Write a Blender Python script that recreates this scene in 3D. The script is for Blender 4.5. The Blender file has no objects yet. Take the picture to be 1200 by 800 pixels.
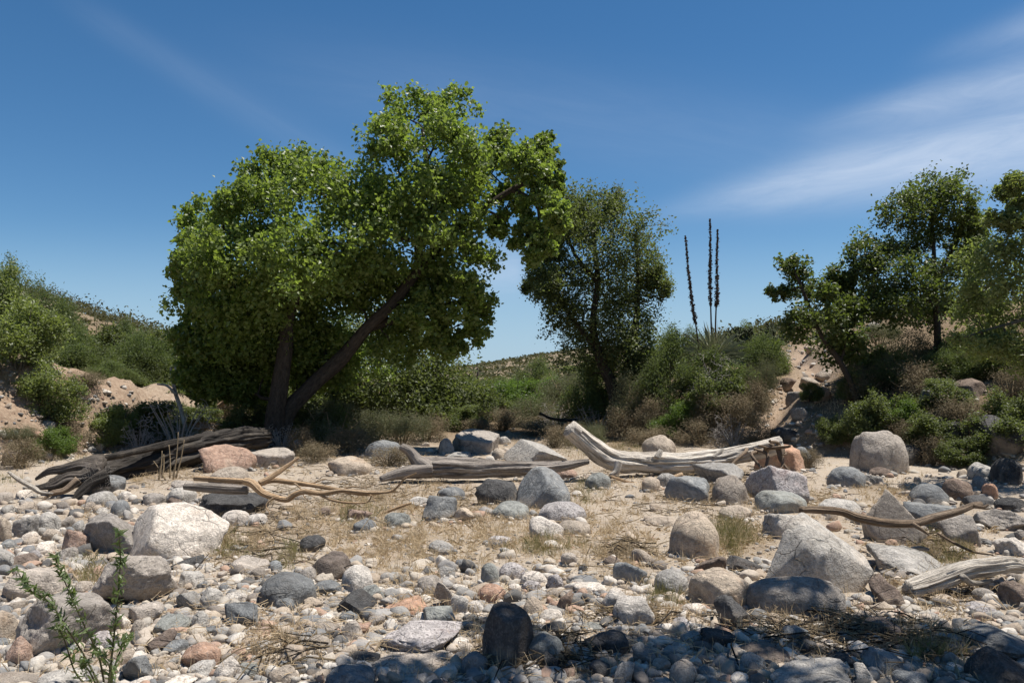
import bpy, math, random
import numpy as np
from mathutils import Vector, Matrix

random.seed(7)
R0 = np.random.default_rng(7)
C = bpy.context.scene.collection
PI = math.pi

# ------------------------------------------------------------------ helpers
def npn(*a): return np.array(a, dtype=float)

def link_mesh(name, V, F, mat=None, parent=None, smooth=True, uv=None, loc=None):
    """V (n,3), F int array (m,k) or list of such arrays (different k): ONE mesh object."""
    me = bpy.data.meshes.new(name)
    if not isinstance(F, list): F = [F]
    F = [np.asarray(f, dtype=np.int32) for f in F if len(f)]
    me.vertices.add(len(V))
    me.vertices.foreach_set('co', np.asarray(V, dtype=np.float32).ravel())
    tot = np.concatenate([np.full(len(f), f.shape[1], np.int32) for f in F])
    idx = np.concatenate([f.ravel() for f in F])
    me.loops.add(len(idx)); me.loops.foreach_set('vertex_index', idx)
    me.polygons.add(len(tot))
    st = np.concatenate([[0], np.cumsum(tot)[:-1]]).astype(np.int32)
    me.polygons.foreach_set('loop_start', st)
    me.polygons.foreach_set('loop_total', tot)
    me.update(calc_edges=True)
    if uv is not None:
        l = me.uv_layers.new(name='UVMap')
        l.data.foreach_set('uv', np.asarray(uv, dtype=np.float32)[idx].ravel())
    me.polygons.foreach_set('use_smooth', np.full(len(tot), bool(smooth)))
    if mat: me.materials.append(mat)
    o = bpy.data.objects.new(name, me); C.objects.link(o)
    if loc is not None: o.location = loc
    if parent: o.parent = parent
    return o

def tag(o, label=None, cat=None, group=None, kind=None):
    if label: o['label'] = label
    if cat: o['category'] = cat
    if group: o['group'] = group
    if kind: o['kind'] = kind
    return o

def empty(name, loc, label, cat, group=None):
    o = bpy.data.objects.new(name, None); C.objects.link(o)
    o.location = loc; o.empty_display_size = .1
    return tag(o, label, cat, group)

class MB:
    """collects vertices, faces, uvs of several shapes into one mesh"""
    def __init__(s): s.V = []; s.F = {}; s.U = []; s.n = 0
    def add(s, V, F, uv=None):
        V = np.asarray(V, float)
        s.V.append(V); s.U.append(np.zeros((len(V), 2)) if uv is None else uv)
        for f in (F if isinstance(F, list) else [F]):
            f = np.asarray(f)
            if len(f): s.F.setdefault(f.shape[1], []).append(f + s.n)
        s.n += len(V)
    def build(s, name, mat, parent=None, origin=None, smooth=True):
        V = np.concatenate(s.V)
        if origin is not None: V = V - np.asarray(origin)
        return link_mesh(name, V, [np.concatenate(x) for x in s.F.values()], mat, parent, smooth, np.concatenate(s.U))

# ---- vectorised value noise
def _h(ix, iy, iz, seed):
    n = (ix*374761393 + iy*668265263 + iz*2147483647 + seed*1274126177) & 0xffffffff
    n = ((n ^ (n >> 13))*1274126177) & 0xffffffff
    n = ((n ^ (n >> 16))*2246822519) & 0xffffffff
    n = n ^ (n >> 15)
    return (n & 0xffff)/32767.5 - 1.0
def vnoise(p, seed=0):
    p = np.asarray(p, float); i = np.floor(p).astype(np.int64); f = p - i; f = f*f*f*(f*(f*6-15)+10)
    x, y, z = i[..., 0], i[..., 1], i[..., 2]; u, v, w = f[..., 0], f[..., 1], f[..., 2]
    def L(a, b, t): return a + (b-a)*t
    c = [_h(x+a, y+b, z+d, seed) for d in (0, 1) for b in (0, 1) for a in (0, 1)]
    return L(L(L(c[0], c[1], u), L(c[2], c[3], u), v), L(L(c[4], c[5], u), L(c[6], c[7], u), v), w)
def fbm(p, oct=4, seed=0, gain=.5):
    p = np.asarray(p, float); s = 0; a = 1; t = 0
    for k in range(oct):
        s = s + a*vnoise(p*(2.03**k) + 17.3*k, seed+k); t += a; a *= gain
    return s/t
def sstep(a, b, x):
    t = np.clip((x-a)/(b-a), 0, 1); return t*t*(3-2*t)

# ------------------------------------------------------------------ camera (photo pixels are 1200 x 800)
FPX = 933.3; CAMZ = 1.6; PITCH = math.atan(50/FPX)
cp, sp = math.cos(PITCH), math.sin(PITCH)
def ray(px, py):
    px = np.asarray(px, float); py = np.asarray(py, float)
    a = (px-600)/FPX; c = (400-py)/FPX
    return np.stack([a, cp - sp*c, sp + cp*c], -1)
def at(px, py, d):
    """world point seen at pixel, at distance d along +Y"""
    r = ray(px, py); return npn(0, 0, CAMZ) + r*(np.asarray(d, float)/r[..., 1])[..., None]
def proj(P):
    q = P - npn(0, 0, CAMZ)
    yy = q[..., 1]*cp + q[..., 2]*sp; zz = -q[..., 1]*sp + q[..., 2]*cp
    return 600 + FPX*q[..., 0]/yy, 400 - FPX*zz/yy

# ------------------------------------------------------------------ terrain
TR = npn((-20, 9.6), (0, 9.6), (10, 9.4), (13, 9.0), (16, 8.0), (19, 5.4), (22, 3.0), (27, 1.8), (35, .4), (50, -1), (120, -1))
TL = npn((-20, 12), (0, 12), (12, 11.2), (16, 10.4), (18, 9.7), (22, 8.6), (26, 7.6), (35, 7.0), (50, 8), (120, 8))
RIDGE = npn((-900, 262), (-300, 300), (0, 343), (60, 360), (110, 377), (185, 396), (300, 420), (420, 445), (540, 455), (700, 452), (800, 430), (900, 400), (1000, 392), (1200, 385), (1600, 360), (2400, 340))
FAR = npn((-900, 430), (200, 440), (480, 441), (560, 428), (620, 419), (690, 409), (740, 406), (800, 420), (1200, 430), (2400, 430))
G0 = npn(6.0, 18.0); G1 = npn(13.2, 34.0)      # the stony chute on the right slope
def chute(x, y):
    d = G1-G0; L = math.hypot(*d); d = d/L
    t = (x-G0[0])*d[0] + (y-G0[1])*d[1]; s = (x-G0[0])*d[1] - (y-G0[1])*d[0] + .5*np.sin(t*.7)
    return np.exp(-(s/.55)**2)*sstep(-1, 2, t)*(1-sstep(L, L+6, t))
def H_exact(x, y):
    x = np.asarray(x, float); y = np.asarray(y, float)
    P = np.stack([x, y, 0*x], -1)
    near = .09*fbm(P*.28, 2, 3) + .035*fbm(P*1.1, 3, 5)
    dr = (x - np.interp(y, TR[:, 0], TR[:, 1]))*.75 + .35*fbm(P*.4, 2, 8)
    dl = (-np.interp(y, TL[:, 0], TL[:, 1]) - x)*.9 + .5*fbm(P*.5, 3, 9)
    rr = np.maximum(dr, 0)
    right = 6.4*(1-np.exp(-rr/11))*sstep(0, 1.2, dr) + sstep(.3, 3, dr)*(.35*fbm(P*.35, 3, 11)+.12*fbm(P*1.5, 2, 12))
    ll = np.maximum(dl, 0)
    bh = 2.0 - 1.1*sstep(19, 27, y)
    left = bh*sstep(0, 1.6, dl) + .10*np.maximum(ll-1.5, 0) + sstep(.1, .8, dl)*(.26*fbm(P*.9, 3, 13)+.16*fbm(P*2.7, 3, 14)+.09*fbm(P*npn(6, 3, 1), 3, 15))
    z = near + right + left - .55*chute(x, y)
    z = z + .35*sstep(20, 40, y)*(1-sstep(-3, 3, dr))
    t = np.where(y > 1, 600 + FPX*x/np.maximum(y, 1), np.where(x > 0, 2400, -900))
    zf = CAMZ + (450-np.interp(t, RIDGE[:, 0], RIDGE[:, 1]))/FPX*85
    k = sstep(30, 85, y)
    z = z*(1-k) + (zf + .8*fbm(P*.08, 3, 21))*k
    zz = CAMZ + (450-np.interp(t, FAR[:, 0], FAR[:, 1]))/FPX*420
    k2 = sstep(140, 420, y)
    z = z*(1-k2) + np.maximum(zz + 2*fbm(P*.02, 3, 22), z*.2)*k2
    return z - sstep(450, 1200, y)*18
# near part of the terrain kept as a table (5 cm steps) for quick look-up
_X0, _Y0, _ST, _NX, _NY = -26.0, -2.0, .06, 900, 900
_HT = H_exact(_X0 + _ST*np.arange(_NX)[None, :] + np.zeros((_NY, 1)), _Y0 + _ST*np.arange(_NY)[:, None] + np.zeros((1, _NX)))
_X1, _Y1, _S1, _N1 = -160.0, -20.0, .4, 800
_HT1 = H_exact(_X1 + _S1*np.arange(_N1)[None, :] + np.zeros((_N1, 1)), _Y1 + _S1*np.arange(_N1)[:, None] + np.zeros((1, _N1)))
def _bil(T, fx, fy):
    ix = np.clip(fx.astype(int), 0, T.shape[1]-2); iy = np.clip(fy.astype(int), 0, T.shape[0]-2)
    a = fx-ix; b = fy-iy
    return (T[iy, ix]*(1-a)+T[iy, ix+1]*a)*(1-b) + (T[iy+1, ix]*(1-a)+T[iy+1, ix+1]*a)*b
def H(x, y):
    x = np.asarray(x, float); y = np.asarray(y, float); sh = np.broadcast(x, y).shape
    x = np.broadcast_to(x, sh).ravel(); y = np.broadcast_to(y, sh).ravel()
    fx = (x-_X0)/_ST; fy = (y-_Y0)/_ST
    n = (fx >= 0) & (fx < _NX-1) & (fy >= 0) & (fy < _NY-1)
    gx = (x-_X1)/_S1; gy = (y-_Y1)/_S1
    m = ~n & (gx >= 0) & (gx < _N1-1) & (gy >= 0) & (gy < _N1-1)
    e = ~n & ~m
    out = np.empty(len(x))
    if n.any(): out[n] = _bil(_HT, fx[n], fy[n])
    if m.any(): out[m] = _bil(_HT1, gx[m], gy[m])
    if e.any(): out[e] = H_exact(x[e], y[e])
    return out.reshape(sh)
DST = 2.2*(1.02**np.arange(300))
def ground(px, py):
    """first terrain hit of the pixel's sight line"""
    px = np.atleast_1d(np.asarray(px, float)); py = np.atleast_1d(np.asarray(py, float))
    r = ray(px, py); r = r/r[:, 1:2]
    out = np.zeros((len(px), 3))
    for s in range(0, len(px), 2000):
        rr = r[s:s+2000]
        lo = np.full(len(rr), DST[0]); hi = np.full(len(rr), DST[-1]); todo = np.ones(len(rr), bool)
        for k in range(1, len(DST)):
            q = rr[todo]; d = DST[k]
            hit = CAMZ + q[:, 2]*d < H(q[:, 0]*d, np.full(len(q), d))
            i = np.where(todo)[0][hit]; lo[i] = DST[k-1]; hi[i] = d; todo[i] = False
            if not todo.any(): break
        for _ in range(9):
            m = (lo+hi)/2; b = CAMZ + rr[:, 2]*m < H(rr[:, 0]*m, m)
            hi = np.where(b, m, hi); lo = np.where(b, lo, m)
        out[s:s+2000] = np.stack([rr[:, 0]*hi, hi, H(rr[:, 0]*hi, hi)], -1)
    return out
def g1(px, py): return ground(px, py)[0]

# ------------------------------------------------------------------ materials
def mat(name): 
    m = bpy.data.materials.new(name); m.use_nodes = True
    nt = m.node_tree; nt.nodes.clear()
    return m, nt, lambda t, **k: _node(nt, t, k)
def _node(nt, t, k):
    n = nt.nodes.new(t)
    for a, b in k.items():
        if a == 'ins':
            for i, v in b.items():
                if isinstance(v, bpy.types.NodeSocket): nt.links.new(v, n.inputs[i])
                else: n.inputs[i].default_value = v
        else: setattr(n, a, b)
    return n
def ramp(nt, fac, stops, interp='LINEAR'):
    n = nt.nodes.new('ShaderNodeValToRGB'); n.color_ramp.interpolation = interp
    e = n.color_ramp.elements
    while len(e) < len(stops): e.new(.5)
    for i, (p, c) in enumerate(stops):
        e[i].position = p; e[i].color = (*c, 1) if len(c) == 3 else c
    nt.links.new(fac, n.inputs[0]); return n.outputs[0]
def mix(nt, f, a, b, typ='MIX'):
    n = nt.nodes.new('ShaderNodeMix'); n.data_type = 'RGBA'; n.blend_type = typ
    for s, v in ((n.inputs[0], f), (n.inputs[6], a), (n.inputs[7], b)):
        if isinstance(v, bpy.types.NodeSocket): nt.links.new(v, s)
        elif isinstance(v, tuple): s.default_value = (*v, 1)
        else: s.default_value = v
    return n.outputs[2]
def math_(nt, op, a, b=0.0, c=None):
    n = nt.nodes.new('ShaderNodeMath'); n.operation = op
    for s, v in zip(n.inputs, (a, b, c)):
        if v is None: continue
        if isinstance(v, bpy.types.NodeSocket): nt.links.new(v, s)
        else: s.default_value = v
    return n.outputs[0]
def noise(nt, vec, scale, detail=4, rough=.6, dist=0):
    n = _node(nt, 'ShaderNodeTexNoise', dict(ins={'Vector': vec, 'Scale': scale, 'Detail': detail, 'Roughness': rough, 'Distortion': dist}))
    return n.outputs['Fac']
def finish(m, nt, col, rough=.85, bump=None, bstr=.5, bdist=.02, spec=.25):
    b = _node(nt, 'ShaderNodeBsdfPrincipled', {})
    nt.links.new(col, b.inputs['Base Color']) if isinstance(col, bpy.types.NodeSocket) else setattr(b.inputs['Base Color'], 'default_value', (*col, 1))
    if isinstance(rough, bpy.types.NodeSocket): nt.links.new(rough, b.inputs['Roughness'])
    else: b.inputs['Roughness'].default_value = rough
    b.inputs['Specular IOR Level'].default_value = spec
    if bump is not None:
        bn = _node(nt, 'ShaderNodeBump', dict(ins={'Height': bump, 'Strength': bstr, 'Distance': bdist}))
        nt.links.new(bn.outputs[0], b.inputs['Normal'])
    o = _node(nt, 'ShaderNodeOutputMaterial', {}); nt.links.new(b.outputs[0], o.inputs[0])
    return m

def rock_mat(name, c1, c2, speck=None, amt=.3, stain=(.16, .11, .07), stain_amt=.35, bump=.85, vein=0):
    m, nt, N = mat(name)
    tc = N('ShaderNodeTexCoord').outputs['Object']
    oi = N('ShaderNodeObjectInfo').outputs['Random']
    off = N('ShaderNodeVectorMath', operation='ADD', ins={0: tc, 1: N('ShaderNodeCombineXYZ', ins={0: math_(nt, 'MULTIPLY', oi, 37.), 1: math_(nt, 'MULTIPLY', oi, 91.)}).outputs[0]}).outputs[0]
    big = noise(nt, off, 3.2, 5, .62, .4); mid = noise(nt, off, 14, 5, .7); fine = noise(nt, off, 75, 3, .7)
    col = mix(nt, ramp(nt, big, [(.34, (0, 0, 0)), (.66, (1, 1, 1))]), c1, c2)
    col = mix(nt, .8, col, ramp(nt, mid, [(.3, (.42, .41, .40)), (.5, (.9, .9, .9)), (.7, (1.22, 1.21, 1.19))]), 'MULTIPLY')
    col = mix(nt, .42, col, ramp(nt, fine, [(.3, (.5, .5, .5)), (.62, (1.35, 1.35, 1.35))]), 'MULTIPLY')
    if speck:
        vo = N('ShaderNodeTexVoronoi', ins={'Vector': off, 'Scale': 85.})
        f = math_(nt, 'MULTIPLY', ramp(nt, vo.outputs['Color'], [(.62, (0, 0, 0)), (.72, (1, 1, 1))]), math_(nt, 'MULTIPLY', ramp(nt, mid, [(.35, (.3, .3, .3)), (.6, (1, 1, 1))]), amt))
        col = mix(nt, f, col, speck)
    st = noise(nt, off, 1.9, 6, .68, .8)
    col = mix(nt, math_(nt, 'MULTIPLY', ramp(nt, st, [(.56, (0, 0, 0)), (.72, (1, 1, 1))]), stain_amt), col, stain)
    if vein:
        w = noise(nt, off, 2.4, 2, .5, 1.2)
        f = ramp(nt, math_(nt, 'ABSOLUTE', math_(nt, 'SUBTRACT', w, .5)), [(0, (1, 1, 1)), (.018, (0, 0, 0))])
        col = mix(nt, math_(nt, 'MULTIPLY', f, vein), col, (.5, .47, .42))
    wv = N('ShaderNodeVectorMath', operation='ADD', ins={0: off, 1: N('ShaderNodeVectorMath', operation='SCALE', ins={0: N('ShaderNodeTexNoise', ins={'Vector': off, 'Scale': 4., 'Detail': 4.}).outputs['Color'], 'Scale': .25}).outputs[0]}).outputs[0]
    ve = N('ShaderNodeTexVoronoi', feature='DISTANCE_TO_EDGE', ins={'Vector': wv, 'Scale': 3.0})
    crk = math_(nt, 'MULTIPLY', ramp(nt, ve.outputs['Distance'], [(0, (1, 1, 1)), (.022, (0, 0, 0))]), ramp(nt, big, [(.45, (0, 0, 0)), (.6, (1, 1, 1))]))
    col = mix(nt, math_(nt, 'MULTIPLY', crk, .55), col, (.05, .042, .036))
    gz = N('ShaderNodeSeparateXYZ', ins={0: N('ShaderNodeTexCoord').outputs['Generated']}).outputs[2]
    silt = math_(nt, 'ADD', gz, math_(nt, 'MULTIPLY', math_(nt, 'SUBTRACT', big, .5), 1.1))
    col = mix(nt, math_(nt, 'MULTIPLY', ramp(nt, silt, [(.36, (1, 1, 1)), (.6, (0, 0, 0))]), .42), col, (.40, .325, .245))
    v = math_(nt, 'ADD', math_(nt, 'MULTIPLY', oi, .4), .82)
    hs = N('ShaderNodeHueSaturation', ins={'Value': v, 'Color': col, 'Saturation': math_(nt, 'ADD', math_(nt, 'MULTIPLY', oi, .3), .8)})
    cr = noise(nt, off, 5.5, 8, .72, .5)
    hgt = math_(nt, 'SUBTRACT', math_(nt, 'ADD', math_(nt, 'MULTIPLY', cr, 1.6), math_(nt, 'ADD', math_(nt, 'MULTIPLY', mid, .75), math_(nt, 'MULTIPLY', fine, .25))), math_(nt, 'MULTIPLY', crk, .35))
    return finish(m, nt, hs.outputs[0], .88, hgt, bump, .05, .2)

RM = {
 'W': rock_mat('pale_granite', (.66, .60, .53), (.55, .485, .42), (.12, .10, .09), .45, (.30, .19, .10), .35),
 'G': rock_mat('light_grey_granite', (.47, .435, .395), (.36, .335, .30), (.09, .085, .08), .4),
 'L': rock_mat('grey_tan_granite', (.43, .375, .325), (.33, .29, .25), (.10, .09, .08), .35),
 'B': rock_mat('blue_grey_stone', (.235, .238, .236), (.165, .17, .172), (.30, .30, .29), .25, (.2, .16, .12), .3, .85, .35),
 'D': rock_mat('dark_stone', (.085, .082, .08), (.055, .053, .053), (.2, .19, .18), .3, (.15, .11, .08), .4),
 'T': rock_mat('tan_granite', (.46, .385, .305), (.36, .295, .235), (.12, .10, .09), .3, (.33, .19, .09), .45),
 'P': rock_mat('salmon_stone', (.45, .285, .20), (.36, .225, .16), (.5, .42, .36), .3, (.45, .36, .30), .5),
 'R': rock_mat('brown_stone', (.20, .15, .118), (.14, .105, .085), (.3, .25, .22), .3, (.3, .24, .18), .4),
 'S': rock_mat('speckled_granite', (.50, .455, .43), (.39, .35, .34), (.07, .06, .06), .75, (.22, .13, .11), .55, .8),
 'V': rock_mat('grey_green_stone', (.29, .29, .265), (.21, .212, .195), (.4, .4, .38), .3, (.22, .18, .13), .4),
}
def gravel_mat(name, k=1.0):
    m, nt, N = mat(name)
    rnd = N('ShaderNodeNewGeometry').outputs['Random Per Island']
    tc = N('ShaderNodeTexCoord').outputs['Object']
    cols = [(.47, .40, .33), (.30, .285, .265), (.56, .51, .45), (.2, .2, .2), (.36, .29, .225), (.30, .28, .26), (.46, .40, .33), (.4, .36, .31), (.40, .27, .2), (.55, .50, .44), (.22, .19, .165), (.33, .31, .29), (.12, .115, .11), (.44, .36, .28)]
    col = ramp(nt, rnd, [(i/len(cols), tuple(c*k for c in cl)) for i, cl in enumerate(cols)], 'CONSTANT')
    n1 = noise(nt, tc, 60, 5, .7); n2 = noise(nt, tc, 17, 4, .65)
    col = mix(nt, .6, col, ramp(nt, n1, [(.3, (.6, .6, .6)), (.65, (1.2, 1.2, 1.2))]), 'MULTIPLY')
    col = mix(nt, math_(nt, 'MULTIPLY', ramp(nt, n2, [(.52, (0, 0, 0)), (.68, (1, 1, 1))]), .35), col, (.36, .29, .22))
    return finish(m, nt, col, .9, math_(nt, 'ADD', n1, math_(nt, 'MULTIPLY', n2, 2.)), .5, .012, .2)

def leaf_mat(name, c1, c2, c3=None, trans=.35, rough=.45, spec=.4, tint=(1.0, 1.08, .35), tv=1.9):
    m, nt, N = mat(name)
    rnd = N('ShaderNodeNewGeometry').outputs['Random Per Island']
    tc = N('ShaderNodeTexCoord').outputs['Object']
    col = mix(nt, rnd, c1, c2)
    big = noise(nt, tc, .9, 3, .6)
    if c3: col = mix(nt, ramp(nt, big, [(.42, (0, 0, 0)), (.62, (1, 1, 1))]), col, c3)
    b = N('ShaderNodeBsdfPrincipled', ins={'Base Color': col, 'Roughness': rough, 'Specular IOR Level': spec})
    t = N('ShaderNodeBsdfTranslucent', ins={'Color': mix(nt, .75, col, tint, 'MULTIPLY')})
    tb = N('ShaderNodeHueSaturation', ins={'Value': tv, 'Color': t.inputs['Color'].links[0].from_socket})
    nt.links.new(tb.outputs[0], t.inputs['Color'])
    mx = N('ShaderNodeMixShader', ins={0: trans, 1: b.outputs[0], 2: t.outputs[0]})
    N('ShaderNodeOutputMaterial', ins={0: mx.outputs[0]})
    return m
def bark_mat(name, c1, c2, sc=9):
    m, nt, N = mat(name)
    uv = N('ShaderNodeTexCoord').outputs['UV']; tc = N('ShaderNodeTexCoord').outputs['Object']
    mp = N('ShaderNodeMapping', ins={'Vector': uv, 'Scale': (2.5, sc, 1)}).outputs[0]
    n = noise(nt, mp, 2.0, 6, .7, .6); n2 = noise(nt, tc, 30, 4, .6)
    col = mix(nt, ramp(nt, n, [(.35, (0, 0, 0)), (.62, (1, 1, 1))]), c1, c2)
    col = mix(nt, .5, col, ramp(nt, n2, [(.3, (.55, .55, .55)), (.7, (1.1, 1.1, 1.1))]), 'MULTIPLY')
    return finish(m, nt, col, .9, math_(nt, 'ADD', n, math_(nt, 'MULTIPLY', n2, .3)), .9, .03, .15)
def wood_mat(name, c1, c2, dark, stain=None):
    m, nt, N = mat(name)
    uv = N('ShaderNodeTexCoord').outputs['UV']; tc = N('ShaderNodeTexCoord').outputs['Object']
    mp = N('ShaderNodeMapping', ins={'Vector': uv, 'Scale': (.7, 6, 1)}).outputs[0]
    g = noise(nt, mp, 2.2, 7, .7, .35)
    mp2 = N('ShaderNodeMapping', ins={'Vector': uv, 'Scale': (.6, 2.5, 1)}).outputs[0]
    g2 = noise(nt, mp2, 1.6, 5, .6, .5)
    fine = noise(nt, tc, 45, 4, .65)
    col = mix(nt, ramp(nt, g2, [(.35, (0, 0, 0)), (.65, (1, 1, 1))]), c1, c2)
    col = mix(nt, ramp(nt, g, [(.36, (1, 1, 1)), (.52, (0, 0, 0))]), col, dark)
    col = mix(nt, .4, col, ramp(nt, fine, [(.3, (.6, .6, .6)), (.65, (1.15, 1.15, 1.15))]), 'MULTIPLY')
    if stain:
        st = noise(nt, tc, 2.6, 4, .6)
        col = mix(nt, math_(nt, 'MULTIPLY', ramp(nt, st, [(.5, (0, 0, 0)), (.66, (1, 1, 1))]), .75), col, stain)
    return finish(m, nt, col, .92, math_(nt, 'ADD', math_(nt, 'MULTIPLY', g, 1.6), math_(nt, 'ADD', g2, math_(nt, 'MULTIPLY', fine, .3))), 1., .035, .1)
M = dict(
 cotton=leaf_mat('cottonwood_leaf', (.10, .142, .032), (.175, .215, .064), (.118, .152, .04), .47, .42, .4),
 oak=leaf_mat('oak_leaf', (.072, .09, .034), (.13, .148, .062), (.075, .09, .036), .38, .5, .3),
 ash=leaf_mat('ash_leaf', (.062, .085, .022), (.105, .13, .04), (.065, .082, .025), .38),
 lime=leaf_mat('light_green_leaf', (.12, .15, .05), (.19, .215, .09), (.115, .135, .05), .42),
 mesq=leaf_mat('mesquite_leaf', (.075, .10, .04), (.12, .145, .062), (.085, .10, .045), .35, .55, .25),
 farscrub=leaf_mat('far_scrub_leaf', (.06, .063, .035), (.095, .095, .055), (.075, .068, .04), .2, .7, .1),
 bright=leaf_mat('bright_green_leaf', (.07, .115, .025), (.12, .17, .045), None, .4),
 grey=leaf_mat('grey_green_leaf', (.12, .13, .075), (.19, .195, .12), (.14, .14, .085), .3, .6, .2, (1, 1, .6), 1.3),
 dry=leaf_mat('dry_brush_leaf', (.16, .125, .08), (.24, .19, .12), (.14, .12, .075), .2, .7, .1, (1, 1, .9), 1.1),
 willow=leaf_mat('seep_willow_leaf', (.06, .09, .03), (.11, .14, .05), None, .3, .4, .4),
 straw=leaf_mat('dry_straw', (.46, .35, .22), (.64, .52, .36), (.55, .44, .29), .3, .7, .1, (1, 1, .9), 1.2),
 ggrass=leaf_mat('green_grass_blade', (.15, .16, .06), (.27, .25, .11), (.28, .235, .12), .25, .6, .2, (1, 1, .6), 1.3),
 bark=bark_mat('dark_bark', (.028, .023, .019), (.075, .06, .047)),
 greybark=bark_mat('grey_bark', (.10, .085, .07), (.2, .175, .15)),
 twig=bark_mat('bleached_twig', (.28, .25, .22), (.42, .385, .35)),
 tanstem=bark_mat('tan_stem', (.26, .19, .11), (.40, .31, .2)),
 greenstem=bark_mat('green_stem', (.10, .12, .05), (.17, .15, .08)),
 wood=wood_mat('bleached_wood', (.62, .56, .485), (.50, .445, .38), (.19, .16, .13)),
 greywood=wood_mat('grey_weathered_wood', (.34, .30, .265), (.25, .215, .185), (.08, .066, .055)),
 darkwood=wood_mat('blackened_wood', (.035, .031, .028), (.075, .066, .058), (.014, .013, .012), (.10, .085, .07)),
 darkgrey=wood_mat('charred_grey_wood', (.17, .145, .125), (.10, .085, .072), (.03, .026, .023)),
 tanwood=wood_mat('barkless_tan_wood', (.55, .37, .215), (.62, .465, .315), (.25, .145, .08)),
 brownwood=wood_mat('brown_stick_wood', (.24, .17, .115), (.36, .28, .21), (.09, .06, .04)),
 stalk=bark_mat('dry_flower_stalk', (.075, .052, .04), (.15, .105, .075)),
 sotol=leaf_mat('sotol_blade', (.15, .17, .10), (.26, .26, .17), None, .1, .5, .3, (1, 1, .7), 1.2),
 cholla=bark_mat('cholla_green', (.05, .065, .035), (.12, .13, .075), 20),
 post=bark_mat('snag_wood', (.06, .05, .045), (.1, .085, .07)),
 gravel=gravel_mat('gravel_stones', .86),
)
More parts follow.
